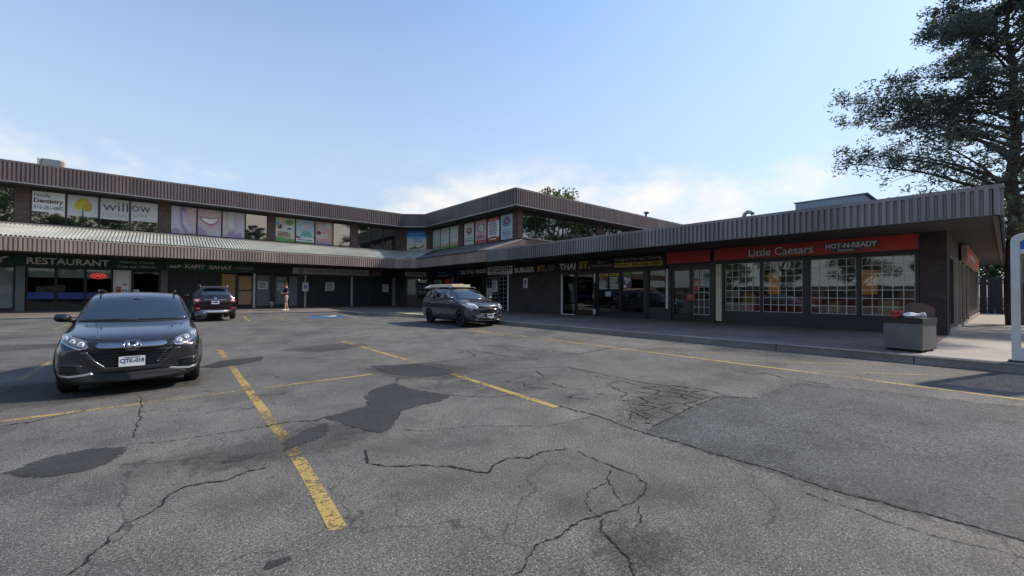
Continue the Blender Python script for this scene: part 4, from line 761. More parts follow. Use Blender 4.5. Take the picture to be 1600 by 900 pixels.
sign('burger_thai_sign', 'long black sign reading BURGER ST. and THAI ST. in white and yellow', 'sign', FR, -21.32, -10.3, 2.88, 3.57, 'p_black', [('t', 'p_signwhite', 'BURGER', -21.2, -19.25, 3.0, 3.34, .035), ('t', 'p_yellow', 'ST.', -19.0, -18.2, 3.02, 3.38, .04), ('lines', 'p_grey', -18.05, -17.4, 3.04, 3.38, 3), ('t', 'p_signwhite', 'THAI', -17.1, -15.85, 3.02, 3.40, .03), ('t', 'p_yellow', 'ST.', -15.6, -14.8, 3.04, 3.44, .04), ('t', 'p_offwhite', 'Thai &', -14.3, -13.85, 3.27, 3.4), ('t', 'p_offwhite', 'Malaysian Cuisine', -14.65, -13.35, 3.06, 3.2), ('t', 'p_offwhite', 'Dining in | Take out | Catering', -13.15, -10.5, 3.28, 3.47, .008), ('r', 'p_yellow', -13.18, -10.45, 3.0, 3.22), ('t', 'p_black', 'Delivery:', -13.1, -12.3, 3.03, 3.17, .02), ('t', 'p_black', '416-286-1000', -12.15, -10.55, 3.03, 3.19, .03)])
sign('plain_red_sign', 'plain red sign panel above the double pizza shop doors', 'sign', FR, -10.25, -8.24, 3.05, 3.56, 'p_orange_red', [('r', 'p_orange_red', -9.27, -9.265, 3.06, 3.55)], fr='dark_trim')
sign('pizza_sign', 'long red sign reading Little Caesars and HOT-N-READY above gridded windows', 'sign', FR, -8.06, -1.78, 3.07, 3.56, 'p_orange_red', [('t', 'p_slate', 'Little Caesars', -6.72, -4.5, 3.12, 3.46, .06), ('t', 'p_signwhite', 'Little Caesars', -6.70, -4.53, 3.145, 3.45, .012), ('p', 'p_slate', [(-4.2, 3.45), (-2.7, 3.46), (-2.75, 3.26), (-3.1, 3.2), (-3.3, 3.12), (-3.9, 3.12), (-3.95, 3.2), (-4.2, 3.24)]), ('t', 'p_signwhite', 'HOT-N-READY', -4.16, -2.76, 3.25, 3.43, .04), ('t', 'p_signwhite', 'PIZZA', -3.8, -3.36, 3.14, 3.2, .02)], fr='dark_trim')
FSs = lambda u, z, d: (u, SW-.05-d, z)
sign('side_red_sign', 'red sign seen edge on along the side wall round the corner', 'sign', FSs, 23.0, 33, 2.95, 3.5, 'p_orange_red', [('lines', 'p_paleblue', 25, 29.5, 3.05, 3.4, 1)], .02, .16, fr='beige_trim')
# neon, small wall things
o = empty('open_sign', (-2.72, LW-.1, 2.5), 'red oval neon OPEN sign hanging in the restaurant window', 'neon sign', world=True)
m = MB(); m.add([FL(-2.72+.36*math.cos(t*math.pi/12), 2.52+.17*math.sin(t*math.pi/12), -.10) for t in range(24)], [tuple(range(24))], 'p_black'); m.build('backing', o)
m = MB(); m.tube([FL(-2.72+.33*math.cos(t*math.pi/12), 2.52+.15*math.sin(t*math.pi/12), -.085) for t in range(25)], .012, 'neon_red', 5); m.build('neon_tube', o)
m = MB(); prints(m, FL, 0, 1, 0, 1, -.092, [('t', 'neon_red', 'OPEN', -2.97, -2.47, 2.44, 2.60, .01)]); m.build('lettering', o)
m = MB(); m.fbox(FL, 8.18, 8.6, 1.72, 2.38, .05, .065, 'p_white'); prints(m, FL, 8.18, 8.6, 1.72, 2.38, .065, [('d', 'p_blue', .5, .5, .28, .2), ('r', 'p_white', .44, .56, .42, .58)]); m.build('accessible_parking_sign', None, 'white sign with blue wheelchair symbol on the tan post', 'sign')
m = MB(); m.fbox(FR, -20.4, -20.0, 2.0, 2.62, .003, .02, 'p_white'); prints(m, FR, -20.4, -20.0, 2.0, 2.62, .02, [('r', 'p_slate', .25, .75, .35, .85), ('lines', 'p_slate', .15, .85, .05, .3, 2)]); m.build('wall_notice', None, 'small white notice on the blank dark brick wall', 'notice')
m = MB(); m.tube([FR(-14.5, .50, .08), FR(-14.5, .80, .08)], .09, 'p_offwhite', 10); m.tube([FR(-14.5, .42, .08), FR(-14.5, .5, .08)], .11, 'dark_trim', 10); m.tube([FR(-14.5, 2.2, .06), FR(-14.5, 2.75, .06)], .06, 'p_offwhite', 8); m.tube([FR(-14.5, .8, .06), FR(-14.5, 2.2, .06)], .035, 'dark_trim', 8); m.build('ash_stand', None, 'slim pole ashtray with pale base beside the black restaurant door', 'ashtray')
m = MB(); m.lathe([(.0, 0), (.10, 0), (.13, .16), (.14, .3), (.12, .3), (.1, .22), (0, .22)], 'p_grey', 'Z', (6.15, 33.9, .53), 12); m.lathe([(.0, .22), (.14, .3), (.16, .36), (.10, .42), (0, .44)], 'p_offwhite', 'Z', (6.15, 33.9, .53), 9); m.build('litter_bucket', None, 'small grey bucket with a white bag by the narrow door post', 'bucket')
# rooftop equipment
o = empty('rooftop_unit', (-4.9, 36.0, 8.2), 'dark green rooftop unit with beige ends above the dental windows', 'air unit', world=True)
m = MB(); m.box(-5.30, -4.55, 35.9, 36.6, 8.2, 9.32, 'unit_paint'); m.build('casing', o, bevel=.02)
for a, b in ((-5.48, -5.31), (-4.54, -4.40)): m = MB(); m.box(a, b, 35.95, 36.5, 8.2, 9.3, 'unit_beige'); m.build('end_panel', o, bevel=.02)
o = empty('rooftop_curb_unit', (2.6, 38, 8.2), 'low grey roof vent just showing above the fascia near the smile poster', 'roof vent', world=True)
m = MB(); m.box(2.3, 3.4, 38, 38.9, 8.2, 8.95, 'galvanised'); m.build('casing', o, bevel=.02); m = MB(); m.box(2.2, 3.5, 37.9, 39.0, 8.95, 9.02, 'galvanised'); m.build('lid', o)
o = empty('rooftop_screen', (20, 4, 4.1), 'large grey blue sloped rooftop unit above the pizza shop', 'air unit', world=True)
m = MB(); m.hexa([(19.4, 2.9, 4.1), (22, 2.9, 4.1), (22, 5.45, 4.1), (19.4, 5.45, 4.1), (19.4, 3.3, 5.28), (22, 3.3, 5.28), (22, 5.45, 5.28), (19.4, 5.45, 5.28)], 'unit_blue'); m.build('casing', o, bevel=.02)
m = MB(); m.box(19.36, 22.1, 3.2, 5.5, 5.28, 5.31, 'unit_blue'); m.build('lid', o)
m = MB(); m.tube([(36, 22.5, 8.1), (36, 22.5, 9.5)], .17, 'galvanised', 10); m.tube([(36, 22.5, 9.5), (36, 22.5, 9.62)], .28, 'galvanised', 10); m.build('vent_stack', None, 'straight metal vent pipe with cap at the far end of the upper roof', 'vent pipe')
m = MB(); m.tube([(18, 6.85, 4.05), (18, 6.85, 4.75), (18, 6.80, 4.88), (18, 6.68, 4.94), (18, 6.55, 4.90), (18, 6.5, 4.82)], .075, 'galvanised', 10); m.tube([(18, 6.85, 4.0), (18, 6.85, 4.25)], .12, 'dark_trim', 10); m.build('gooseneck_vent', None, 'bent gooseneck vent pipe on the low shop roof', 'vent pipe')
# ------------------------------------------------------------------ vehicles
def car_paint(name, col, flake):
    m, n, l, b, o = nodes_of(name)
    co = nd(n, 'ShaderNodeTexCoord').outputs['Object']
    l.new(mixc(n, l, mrange(n, l, noise(n, l, co, 3, 4), .3, .7, 0, 1), tuple(c*.9 for c in col), tuple(c*1.1 for c in col)), b.inputs['Base Color'])
    b.inputs['Metallic'].default_value = flake; b.inputs['Roughness'].default_value = .26; b.inputs['Coat Weight'].default_value = 1; b.inputs['Coat Roughness'].default_value = .035
    dust = nd(n, 'ShaderNodeBump'); dust.inputs['Strength'].default_value = .03; l.new(noise(n, l, co, 900, 2), dust.inputs['Height']); l.new(dust.outputs[0], b.inputs['Normal'])
car_paint('grey_paint', (.040, .040, .050), .6); car_paint('slate_paint', (.065, .066, .088), .55); car_paint('maroon_paint', (.014, .004, .008), .5)
M('car_glass', (.012, .022, .032), .02, ior=2.1); M('chrome', (.62, .63, .65), .14, 1, var=.03); M('dark_chrome', (.34, .36, .38), .22, 1, var=.05); M('black_plastic', (.014, .014, .015), .55, var=.2, vs=8)
M('gloss_black', (.008, .008, .009), .12, coat=.6); M('tyre', (.018, .018, .019), .85, var=.25, vs=10); M('lens', (.55, .57, .60), .08, coat=1, ior=1.5, var=.25, vs=9); M('lens_dark', (.10, .10, .11), .08, coat=1, var=.3, vs=9)
M('tail_red', (.30, .02, .02), .12, coat=1); M('amber', (.65, .20, .02), .15, coat=1); M('gold_emblem', (.55, .38, .10), .3, 1); M('rim_alloy', (.30, .30, .31), .3, .9, var=.1, vs=6); M('silver_trim', (.42, .43, .44), .35, .6, var=.05); M('plate_white', (.62, .66, .70), .5, var=.05, vs=6)
def ring_pts(st):
    y, w_, zb, zs, zt, wt, k6, bow = st
    p = [(0, zb), (.72*w_, zb), (.95*w_, zb+.07), (w_, zb+.45*(zs-zb)), (.985*w_, zs-.13*(zs-zb)), (.93*w_, zs), (wt, zs+k6*(zt-zs)), (.68*wt, zt-.012), (0, zt)]
    return [(x, y+bow*(x/.88)**2, z) for x, z in p]
def car_shell(stations, axles, R_, half_in=.56):
    bm = bmesh.new(); cr = bm.edges.layers.float.new('crease_edge'); rings = []
    for st in stations:
        p = ring_pts(st); full = p+[(-x, y, z) for x, y, z in p[7:0:-1]]; rings.append([bm.verts.new(q) for q in full])
    n = 16
    for a, b in zip(rings[:-1], rings[1:]):
        for i in range(n): bm.faces.new((a[i], a[(i+1) % n], b[(i+1) % n], b[i]))
    for r, fl in ((rings[0], False), (rings[-1], True)):
        fs = [(r[0], r[15], r[1])]+[(r[k], r[16-k], r[15-k], r[k+1]) for k in range(1, 7)]+[(r[7], r[9], r[8])]
        for f in fs: bm.faces.new(f[::-1] if fl else f)
    for a, b in zip(rings[:-1], rings[1:]):
        for i, c in ((5, .45), (11, .45), (1, .5), (15, .5), (4, .25), (12, .25), (6, .35), (10, .35)):
            e = bm.edges.get((a[i], b[i]))
            if e: e[cr] = c
    bmesh.ops.recalc_face_normals(bm, faces=bm.faces[:])
    me = bpy.data.meshes.new('shell'); bm.to_mesh(me); bm.free()
    o = bpy.data.objects.new('shell', me); COL.objects.link(o); s = o.modifiers.new('s', 'SUBSURF'); s.levels = 3; s.render_levels = 3
    c = MB()
    for ay in axles:
        for sd in (-1, 1):
            vs = []
            for xx in (half_in*sd, 1.3*sd):
                for k in range(36): t = k*math.pi/18; vs.append((xx, ay+R_*math.cos(t), .335+R_*math.sin(t)))
            fs = [(k, (k+1) % 36, 36+(k+1) % 36, 36+k) for k in range(36)]+[tuple(range(35, -1, -1)), tuple(range(36, 72))]
            c.add(vs, fs if sd < 0 else [f[::-1] for f in fs], 'black_plastic')
    cut = c.build('cutter'); bo = o.modifiers.new('b', 'BOOLEAN'); bo.operation = 'DIFFERENCE'; bo.object = cut; bo.solver = 'EXACT'
    bmc = bmesh.new(); bmc.from_mesh(cut.data); bmesh.ops.recalc_face_normals(bmc, faces=bmc.faces[:]); bmc.to_mesh(cut.data); bmc.free()
    bpy.context.view_layer.update(); dg = bpy.context.evaluated_depsgraph_get()
    out = bpy.data.meshes.new_from_object(o.evaluated_get(dg)); bpy.data.objects.remove(o); bpy.data.objects.remove(cut)
    return out
class Car:
    def __init__(s, name, label, cat, loc, rz, stations, axles, paint, R_=.375, cladding=True, track=.78, rimmat='rim_alloy', spokes=5):
        s.root = empty(name, loc, label, cat, rz=rz); me = car_shell(stations, axles, R_); me.materials.clear()
        s.paint = paint
        me.materials.append(MATS[paint]); me.materials.append(MATS['black_plastic'])
        for p in me.polygons:
            p.use_smooth = True; c = p.center; p.material_index = 0
            if abs(c.x) > .5 and min(math.hypot(c.y-a, c.z-.335) for a in axles) < R_+.004: p.material_index = 1; p.use_smooth = False
            elif abs(c.x) < .58 and c.z < .35 and abs(p.normal.z) > .8: p.material_index = 1
            elif cladding and c.z < .36: p.material_index = 1
        s.body = link('body', me, s.root); s.bvh = BVHTree.FromPolygons([v.co for v in me.vertices], [tuple(p.vertices) for p in me.polygons])
        for a in axles:
            for sd in (-1, 1): s.wheel(sd*track, a, sd, rimmat, spokes)
            if cladding:
                for sd in (-1, 1):
                    m = MB(); pts = []
                    for k in range(25):
                        t = math.pi*(k/24*1.16-.08); y = a+(R_+.028)*math.cos(t); z = .335+(R_+.028)*math.sin(t); h = s.hit((3*sd, y, z), (-sd, 0, 0)); pts.append((h.x+sd*.004 if h else sd*.86, y, z))
                    m.tube(pts, .034, 'black_plastic', 6); m.build('wheel_arch_trim', s.root)
    def hit(s, o, d):
        h = s.bvh.ray_cast(Vector(o), Vector(d)); return h[0]
    def wheel(s, x, y, sd, rimmat, spokes):
        m = MB(); c = (x, y, .335); h = .105
        m.lathe([(.215, -h), (.30, -h*1.02), (.326, -h*.8), (.335, -h*.4), (.335, h*.4), (.326, h*.8), (.30, h*1.02), (.215, h)], 'tyre', 'X', c, 36); wo_ = m.build('wheel', s.root)
        m = MB(); m.lathe([(.215, -h), (.20, h*.2), (.215, h), (.225, h*1.01), (.2, h*.85)], rimmat, 'X', c, 30); m.lathe([(0, sd*h*.75), (.05, sd*h*.75), (.06, sd*h*.5), (0, sd*h*.4)], rimmat, 'X', c, 16)
        for k in range(spokes):
            for dl in (-.10, .10):
                t = 2*math.pi*k/spokes+dl; u = Vector((0, math.cos(t), math.sin(t))); v = Vector((0, -math.sin(t), math.cos(t))); b = Vector(c)
                q = [b+u*.04+v*.018, b+u*.04-v*.018, b+u*.21-v*.014, b+u*.21+v*.014]
                m.hexa([p+Vector((sd*h*.45, 0, 0)) for p in q]+[p+Vector((sd*h*.78, 0, 0)) for p in q], rimmat)
        m.lathe([(0, sd*h*.1), (.205, sd*h*.1)], 'black_plastic', 'X', c, 24)
        m.build('rim', wo_)
    def decal(s, name, pts, axis, mat, off=.005, sub=2, parent=None, depth=.02):
        d = {'F': Vector((0, 1, 0)), 'B': Vector((0, -1, 0)), 'L': Vector((-1, 0, 0)), 'R': Vector((1, 0, 0)), 'T': Vector((0, 0, -1))}[axis]
        def lift(a, b): return {'F': (a, -3, b), 'B': (a, 9, b), 'L': (3, a, b), 'R': (-3, a, b), 'T': (a, b, 4)}[axis]
        bm = bmesh.new(); vs = [bm.verts.new(lift(*p)) for p in pts]; bm.faces.new(vs); bmesh.ops.triangulate(bm, faces=bm.faces[:])
        for _ in range(sub): bmesh.ops.subdivide_edges(bm, edges=bm.edges[:], cuts=1, use_grid_fill=True); bmesh.ops.triangulate(bm, faces=bm.faces[:])
        good = None
        for v in bm.verts:
            h = s.bvh.ray_cast(v.co, d)
            if h[0] is None:
                nn = s.bvh.find_nearest(v.co+d*3.5); h0 = nn[0]; q = v.co.copy(); k = {'F': 1, 'B': 1, 'L': 0, 'R': 0, 'T': 2}[axis]; q[k] = h0[k]; v.co = q-d*off
            else: v.co = h[0]-d*off
        be = [e for e in bm.edges if e.is_boundary]; r = bmesh.ops.extrude_edge_only(bm, edges=be)
        for v in [g_ for g_ in r['geom'] if isinstance(g_, bmesh.types.BMVert)]: v.co += d*depth
        bmesh.ops.recalc_face_normals(bm, faces=bm.faces[:])
        for f in bm.faces: f.smooth = True
        me = bpy.data.meshes.new(name); bm.to_mesh(me); bm.free(); me.materials.append(MATS[mat])
        for p in me.polygons:
            if abs(p.normal.dot(d)) < .25: p.use_smooth = False
        if sum(p.normal.dot(d)*p.area for p in me.polygons) > 0: me.flip_normals()
        return link(name, me, parent or s.root)
    def line(s, name, pts, axis, mat='black_plastic', r=.005, off=0.002, n=10, parent=None):
        d = {'F': Vector((0, 1, 0)), 'B': Vector((0, -1, 0)), 'L': Vector((-1, 0, 0)), 'R': Vector((1, 0, 0)), 'T': Vector((0, 0, -1))}[axis]
        def lift(a, b): return {'F': (a, -3, b), 'B': (a, 9, b), 'L': (3, a, b), 'R': (-3, a, b), 'T': (a, b, 4)}[axis]
        o = []
        for a, b in zip(pts[:-1], pts[1:]):
            for i in range(n):
                t = i/n; h = s.bvh.ray_cast(Vector(lift(a[0]+(b[0]-a[0])*t, a[1]+(b[1]-a[1])*t)), d)[0]
                if h: o.append(h-d*off)
        h = s.bvh.ray_cast(Vector(lift(*pts[-1])), d)[0]
        if h: o.append(h-d*off)
        if len(o) < 2: return None
        m = MB(); m.tube(o, r, mat, 5); return m.build(name, parent or s.root)
    def plate(s, y, z, facing, txt, w_=.30, h_=.15, x=0, tilt=0):
        FP = (lambda u, zz, d: (x+u, y-d, z+zz)) if facing == 'F' else (lambda u, zz, d: (x-u, y+d, z+zz))
        m = MB(); m.fbox(FP, -w_/2-.008, w_/2+.008, -h_/2-.008, h_/2+.008, -.02, .008, 'black_plastic'); m.fbox(FP, -w_/2, w_/2, -h_/2, h_/2, .008, .013, 'plate_white'); prints(m, FP, 0, 1, 0, 1, .013, [('t', 'p_navy', txt, -w_*.46, w_*.46, -h_*.26, h_*.28, .03) if txt else ('lines', 'p_navy', -w_*.42, w_*.42, -h_*.4, h_*.4, 1), ('r', 'p_navy', -w_*.3, w_*.3, h_*.36, h_*.42)]); return m.build('licence_plate', s.root)
    def mirror(s, x, y, z, mat, cap=None):
        sd = 1 if x > 0 else -1; m = MB(); prof = [(0, -.05), (.055, -.045), (.082, 0), (.080, .05), (.07, .075), (0, .078)]
        vs = []; fs = []
        for r, a in prof:
            for k in range(14): t = 2*math.pi*k/14; cq = math.cos(t); sq = math.sin(t); vs.append((x+r*1.3*math.copysign(abs(cq)**.6, cq), y+a, z+r*.85*math.copysign(abs(sq)**.6, sq)+.012*math.copysign(1, x)*cq))
        fs = [(i*14+k, i*14+(k+1) % 14, (i+1)*14+(k+1) % 14, (i+1)*14+k) for i in range(len(prof)-1) for k in range(14)]; m.add(vs, fs, mat, True); mo = m.build('wing_mirror', s.root)
        m = MB(); m.tube([(x-sd*.06, y+.03, z-.04), (x-sd*.16, y+.05, z-.08)], .03, 'black_plastic', 6); m.build('mirror_arm', mo); return mo
    def side_glass(s, polys):
        for ax in ('L', 'R'):
            for p in polys: s.decal('side_window', p, ax, 'car_glass', .004, 2, depth=.012)
    def seams(s, lines):
        for ax in ('L', 'R'):
            for p in lines: s.line('door_seam', p, ax, 'black_plastic', .006, -.002)
def mir(p): return [(-a, b) for a, b in p][::-1]
# grey crossover facing the camera
st = [(.00, .76, .22, .66, .735, .54, .6, .12), (.05, .84, .19, .75, .81, .64, .6, .15), (.16, .88, .175, .84, .90, .70, .6, .17), (.42, .89, .175, .915, .965, .72, .6, .11), (.80, .89, .19, .965, 1.03, .72, .6, .05), (1.12, .89, .19, 1.01, 1.085, .72, .6, .03), (1.24, .89, .19, 1.02, 1.13, .74, .75, .03),
      (1.62, .89, .19, 1.04, 1.41, .70, .84, .04), (1.98, .89, .19, 1.05, 1.575, .655, .88, .04), (2.45, .89, .19, 1.07, 1.615, .655, .9, 0), (3.1, .885, .19, 1.09, 1.60, .63, .89, 0), (3.7, .88, .20, 1.10, 1.51, .58, .87, 0), (4.10, .86, .24, 1.06, 1.22, .60, .8, -.06), (4.24, .80, .30, .95, 1.02, .6, .7, -.12), (4.30, .70, .36, .80, .86, .5, .7, -.14)]
hr = Car('parked_crossover', 'dark grey crossover facing the camera in the front left stall', 'car', (-.31, 8.85, 0), 0, st, (.86, 3.47), 'grey_paint', R_=.36)
hr.decal('windscreen', [(-.745, 1.115), (-.35, 1.10), (0, 1.095), (.35, 1.10), (.745, 1.115), (.62, 1.485), (.3, 1.52), (0, 1.53), (-.3, 1.52), (-.62, 1.485)], 'F', 'car_glass', .004, 3, depth=.01)
hr.line('windscreen_trim', [(-.72, 1.105), (-.35, 1.088), (0, 1.082), (.35, 1.088), (.72, 1.105)], 'F', 'black_plastic', .016, .002)
for q in ([(-.755, 1.11), (-.63, 1.488)], [(.755, 1.11), (.63, 1.488)]): hr.line('pillar_trim', q, 'F', 'black_plastic', .014, .0)
HL = [(-.865, .935), (-.81, .955), (-.66, .90), (-.53, .85), (-.48, .80), (-.51, .755), (-.60, .745), (-.73, .80), (-.84, .87)]
for k, pl in enumerate((HL, mir(HL))):
    h = hr.decal('headlight', pl, 'F', 'lens_dark', .008, 3); sg = -1 if k == 0 else 1
    for cx, cz, r in ((.58, .805, .040), (.68, .845, .034), (.77, .89, .028)):
        hr.decal('lamp_reflector', [(sg*cx+r*math.cos(t*math.pi/8), cz+r*math.sin(t*math.pi/8)) for t in range(16)], 'F', 'lens', .013, 1, h)
        hr.decal('lamp_projector', [(sg*cx+r*.55*math.cos(t*math.pi/8), cz+r*.55*math.sin(t*math.pi/8)) for t in range(16)], 'F', 'chrome', .019, 1, h)
    a = [(sg*.80, .93), (sg*.845, .915), (sg*.835, .885), (sg*.80, .90)]
    hr.decal('side_indicator', a if sg > 0 else a[::-1], 'F', 'amber', .014, 1, h)
    b = [(sg*.50, .775), (sg*.525, .735), (sg*.60, .725), (sg*.72, .78), (sg*.835, .86), (sg*.83, .872), (sg*.71, .798), (sg*.60, .745), (sg*.535, .752)]
    hr.decal('daytime_light_strip', b, 'F', 'chrome', .014, 2, h)
    b = [(sg*.36, .835), (sg*.50, .855), (sg*.53, .82), (sg*.49, .775), (sg*.40, .745)]
    hr.decal('black_lamp_surround', b, 'F', 'gloss_black', .010, 2)
hr.decal('chrome_bar', [(-.40, .815), (-.2, .805), (0, .80), (.2, .805), (.40, .815), (.42, .765), (.36, .735), (.12, .715), (-.12, .715), (-.36, .735), (-.42, .765)], 'F', 'dark_chrome', .016, 3)
hr.line('bonnet_gap', [(-.70, .915), (-.52, .868), (-.3, .845), (0, .838), (.3, .845), (.52, .868), (.70, .915)], 'F', 'black_plastic', .007, 0)
em = hr.decal('emblem_plate', [(-.085, .835), (.085, .835), (.095, .76), (.07, .695), (-.07, .695), (-.095, .76)], 'F', 'gloss_black', .030, 1)
for b in ([(-.072, .822), (-.040, .822), (-.022, .705), (-.048, .705)], [(.040, .822), (.072, .822), (.048, .705), (.022, .705)], [(-.045, .775), (.045, .775), (.04, .75), (-.04, .75)]): hr.decal('emblem_bar', b, 'F', 'chrome', .038, 1, em)
hr.line('emblem_ring', [(-.085, .835), (.085, .835), (.098, .76), (.07, .693), (-.07, .693), (-.098, .76), (-.085, .835)], 'F', 'chrome', .006, .03, 3, em)
gr = hr.decal('grille', [(-.50, .70), (-.2, .70), (.2, .70), (.50, .70), (.42, .56), (.31, .44), (-.31, .44), (-.42, .56)], 'F', 'black_plastic', .006, 3)
for k in range(6): z = .475+k*.038; a = .33+k*.026; hr.line('grille_slat', [(-a, z), (0, z), (a, z)], 'F', 'gloss_black', .011, .012, 6, gr)
hr.decal('bumper_blade', [(-.60, .69), (-.52, .70), (-.42, .545), (-.30, .435), (0, .425), (.30, .435), (.42, .545), (.52, .70), (.60, .69), (.50, .53), (.36, .40), (.34, .375), (0, .365), (-.34, .375), (-.36, .40), (-.50, .53)], 'F', 'grey_paint', .022, 2)
for sg in (-1, 1):
    b = [(sg*.56, .49), (sg*.68, .515), (sg*.83, .53), (sg*.84, .40), (sg*.70, .375), (sg*.58, .385)]
    f = hr.decal('fog_light_recess', b, 'F', 'black_plastic', .006, 2)
    for k in range(3): hr.line('recess_slat', [(sg*.60, .41+k*.035), (sg*.82, .43+k*.035)], 'F', 'gloss_black', .008, .012, 6, f)
    b = [(sg*.46, .375), (sg*.58, .355), (sg*.70, .345), (sg*.85, .375), (sg*.85, .35), (sg*.70, .315), (sg*.56, .325), (sg*.44, .345)]
    hr.decal('lower_bumper_trim', b, 'F', 'silver_trim', .014, 2)
    hr.line('bonnet_crease', [(sg*.40, .87), (sg*.44, .95), (sg*.47, 1.03), (sg*.50, 1.07)], 'F', 'grey_paint', .012, -.004)
hr.decal('lower_intake', [(-.52, .345), (0, .352), (.52, .345), (.66, .30), (.70, .23), (0, .215), (-.70, .23), (-.66, .30)], 'F', 'black_plastic', .010, 2)
hr.plate(-.035, .525, 'F', 'CJTK-018', .305, .155)
hr.mirror(-.935, 1.42, 1.155, 'gloss_black'); hr.mirror(.935, 1.42, 1.155, 'grey_paint')
for a, b in ((-.60, -.05), (.02, .58)): hr.line('wiper', [(a, 1.118), (b, 1.125)], 'F', 'black_plastic', .009, .014)
m = MB(); m.box(-.03, .03, -.0, .02, -.02, .02, 'black_plastic')
hr.decal('camera_housing', [(-.09, 1.50), (.09, 1.50), (.06, 1.455), (-.06, 1.455)], 'F', 'gloss_black', .007, 1)
hr.side_glass([[(1.5, 1.09), (2.45, 1.10), (2.45, 1.47), (2.1, 1.46)], [(2.52, 1.10), (3.3, 1.13), (3.2, 1.46), (2.52, 1.47)]]); hr.seams([[(1.45, .35), (1.45, 1.05)], [(2.48, .35), (2.48, 1.08)], [(3.3, .6), (3.35, 1.1)]])
for sg in (-1, 1):
    m = MB(); m.tube([(sg*.55, 2.0, 1.60), (sg*.56, 2.2, 1.635), (sg*.56, 3.3, 1.62), (sg*.54, 3.6, 1.575)], .016, 'black_plastic', 6); m.build('roof_rail', hr.root)
# slate people carrier parked along the kerb
st = [(.00, .66, .36, .70, .80, .5, .6, .16), (.06, .80, .26, .82, .90, .62, .6, .20), (.22, .88, .22, .92, .99, .70, .6, .16), (.55, .91, .20, .99, 1.06, .74, .6, .08), (.95, .918, .20, 1.03, 1.12, .74, .6, .03), (1.15, .918, .20, 1.04, 1.16, .74, .75, .03),
      (1.55, .918, .20, 1.05, 1.42, .70, .84, .05), (1.95, .918, .20, 1.06, 1.60, .66, .88, .05), (2.5, .918, .20, 1.06, 1.64, .67, .9, 0), (3.4, .918, .20, 1.07, 1.635, .67, .9, 0), (4.2, .91, .22, 1.07, 1.60, .65, .9, 0), (4.48, .89, .25, 1.06, 1.42, .64, .86, -.05), (4.60, .84, .30, 1.0, 1.12, .62, .8, -.10), (4.65, .76, .36, .86, .95, .55, .7, -.12)]
cv = Car('parked_people_carrier', 'slate grey people carrier with boards on its roof, parked along the right kerb', 'car', (10.42, 13.75, .235), math.radians(-2), st, (.90, 3.66), 'slate_paint', R_=.375, cladding=False, track=.80, rimmat='black_plastic')
cv.decal('windscreen', [(-.76, 1.15), (0, 1.135), (.76, 1.15), (.64, 1.50), (.3, 1.535), (-.3, 1.535), (-.64, 1.50)], 'F', 'car_glass', .004, 3, depth=.01)
cv.line('windscreen_trim', [(-.77, 1.135), (0, 1.118), (.77, 1.135)], 'F', 'black_plastic', .016)
cv.side_glass([[(1.45, 1.10), (2.45, 1.11), (2.45, 1.50), (2.02, 1.49)], [(2.53, 1.11), (3.45, 1.12), (3.45, 1.50), (2.53, 1.51)], [(3.54, 1.13), (4.25, 1.16), (4.1, 1.46), (3.54, 1.50)]])
cv.seams([[(1.38, .32), (1.36, 1.06)], [(2.49, .32), (2.49, 1.08)], [(3.42, .72), (3.48, 1.08)], [(1.4, .34), (3.2, .34)], [(.5, .80), (2.5, .86), (4.3, .92)]])
CH = [(-.89, .93), (-.80, .985), (-.60, .95), (-.50, .82), (-.56, .74), (-.74, .755), (-.87, .82)]
for k, pl in enumerate((CH, mir(CH))):
    h = cv.decal('headlight', pl, 'F', 'lens', .008, 3); sg = -1 if k == 0 else 1
    cv.decal('lamp_projector', [(sg*.66+.055*math.cos(t*math.pi/8), .85+.055*math.sin(t*math.pi/8)) for t in range(16)], 'F', 'chrome', .014, 1, h)
    b = [(sg*.80, .96), (sg*.885, .93), (sg*.87, .86), (sg*.80, .90)]; cv.decal('side_indicator', b, 'F', 'amber', .013, 1, h)
    b = [(sg*.52, .46), (sg*.74, .50), (sg*.78, .38), (sg*.56, .36)]; cv.decal('fog_light_recess', b, 'F', 'black_plastic', .006, 2)
cv.decal('upper_grille', [(-.47, .865), (.47, .865), (.50, .79), (-.50, .79)], 'F', 'black_plastic', .006, 2); cv.decal('lower_grille', [(-.50, .725), (.50, .725), (.40, .55), (-.40, .55)], 'F', 'black_plastic', .006, 2)
cv.line('grille_chrome', [(-.48, .875), (0, .88), (.48, .875)], 'F', 'chrome', .012, .006); cv.line('grille_chrome', [(-.50, .735), (0, .735), (.50, .735)], 'F', 'chrome', .008, .006); cv.line('grille_chrome', [(-.50, .73), (-.40, .54), (.40, .54), (.50, .73)], 'F', 'chrome', .008, .006)
cv.decal('bowtie_emblem', [(-.11, .735), (-.04, .735), (-.05, .785), (.05, .785), (.04, .755), (.12, .755), (.11, .79), (.04, .79), (.05, .74), (-.05, .74), (-.04, .77), (-.12, .77)][:0] or [(-.12, .775), (-.05, .775), (-.05, .795), (.05, .795), (.05, .775), (.12, .775), (.105, .745), (.05, .745), (.05, .725), (-.05, .725), (-.05, .745), (-.105, .745)], 'F', 'gold_emblem', .026, 1)
cv.decal('lower_intake', [(-.48, .40), (.48, .40), (.44, .29), (-.44, .29)], 'F', 'black_plastic', .008, 2); cv.line('lower_chrome_strip', [(-.62, .30), (0, .275), (.62, .30)], 'F', 'silver_trim', .014, .006)
cv.plate(-.03, .475, 'F', '', .30, .15); cv.mirror(-1.0, 1.45, 1.17, 'slate_paint'); cv.mirror(1.0, 1.45, 1.17, 'slate_paint')
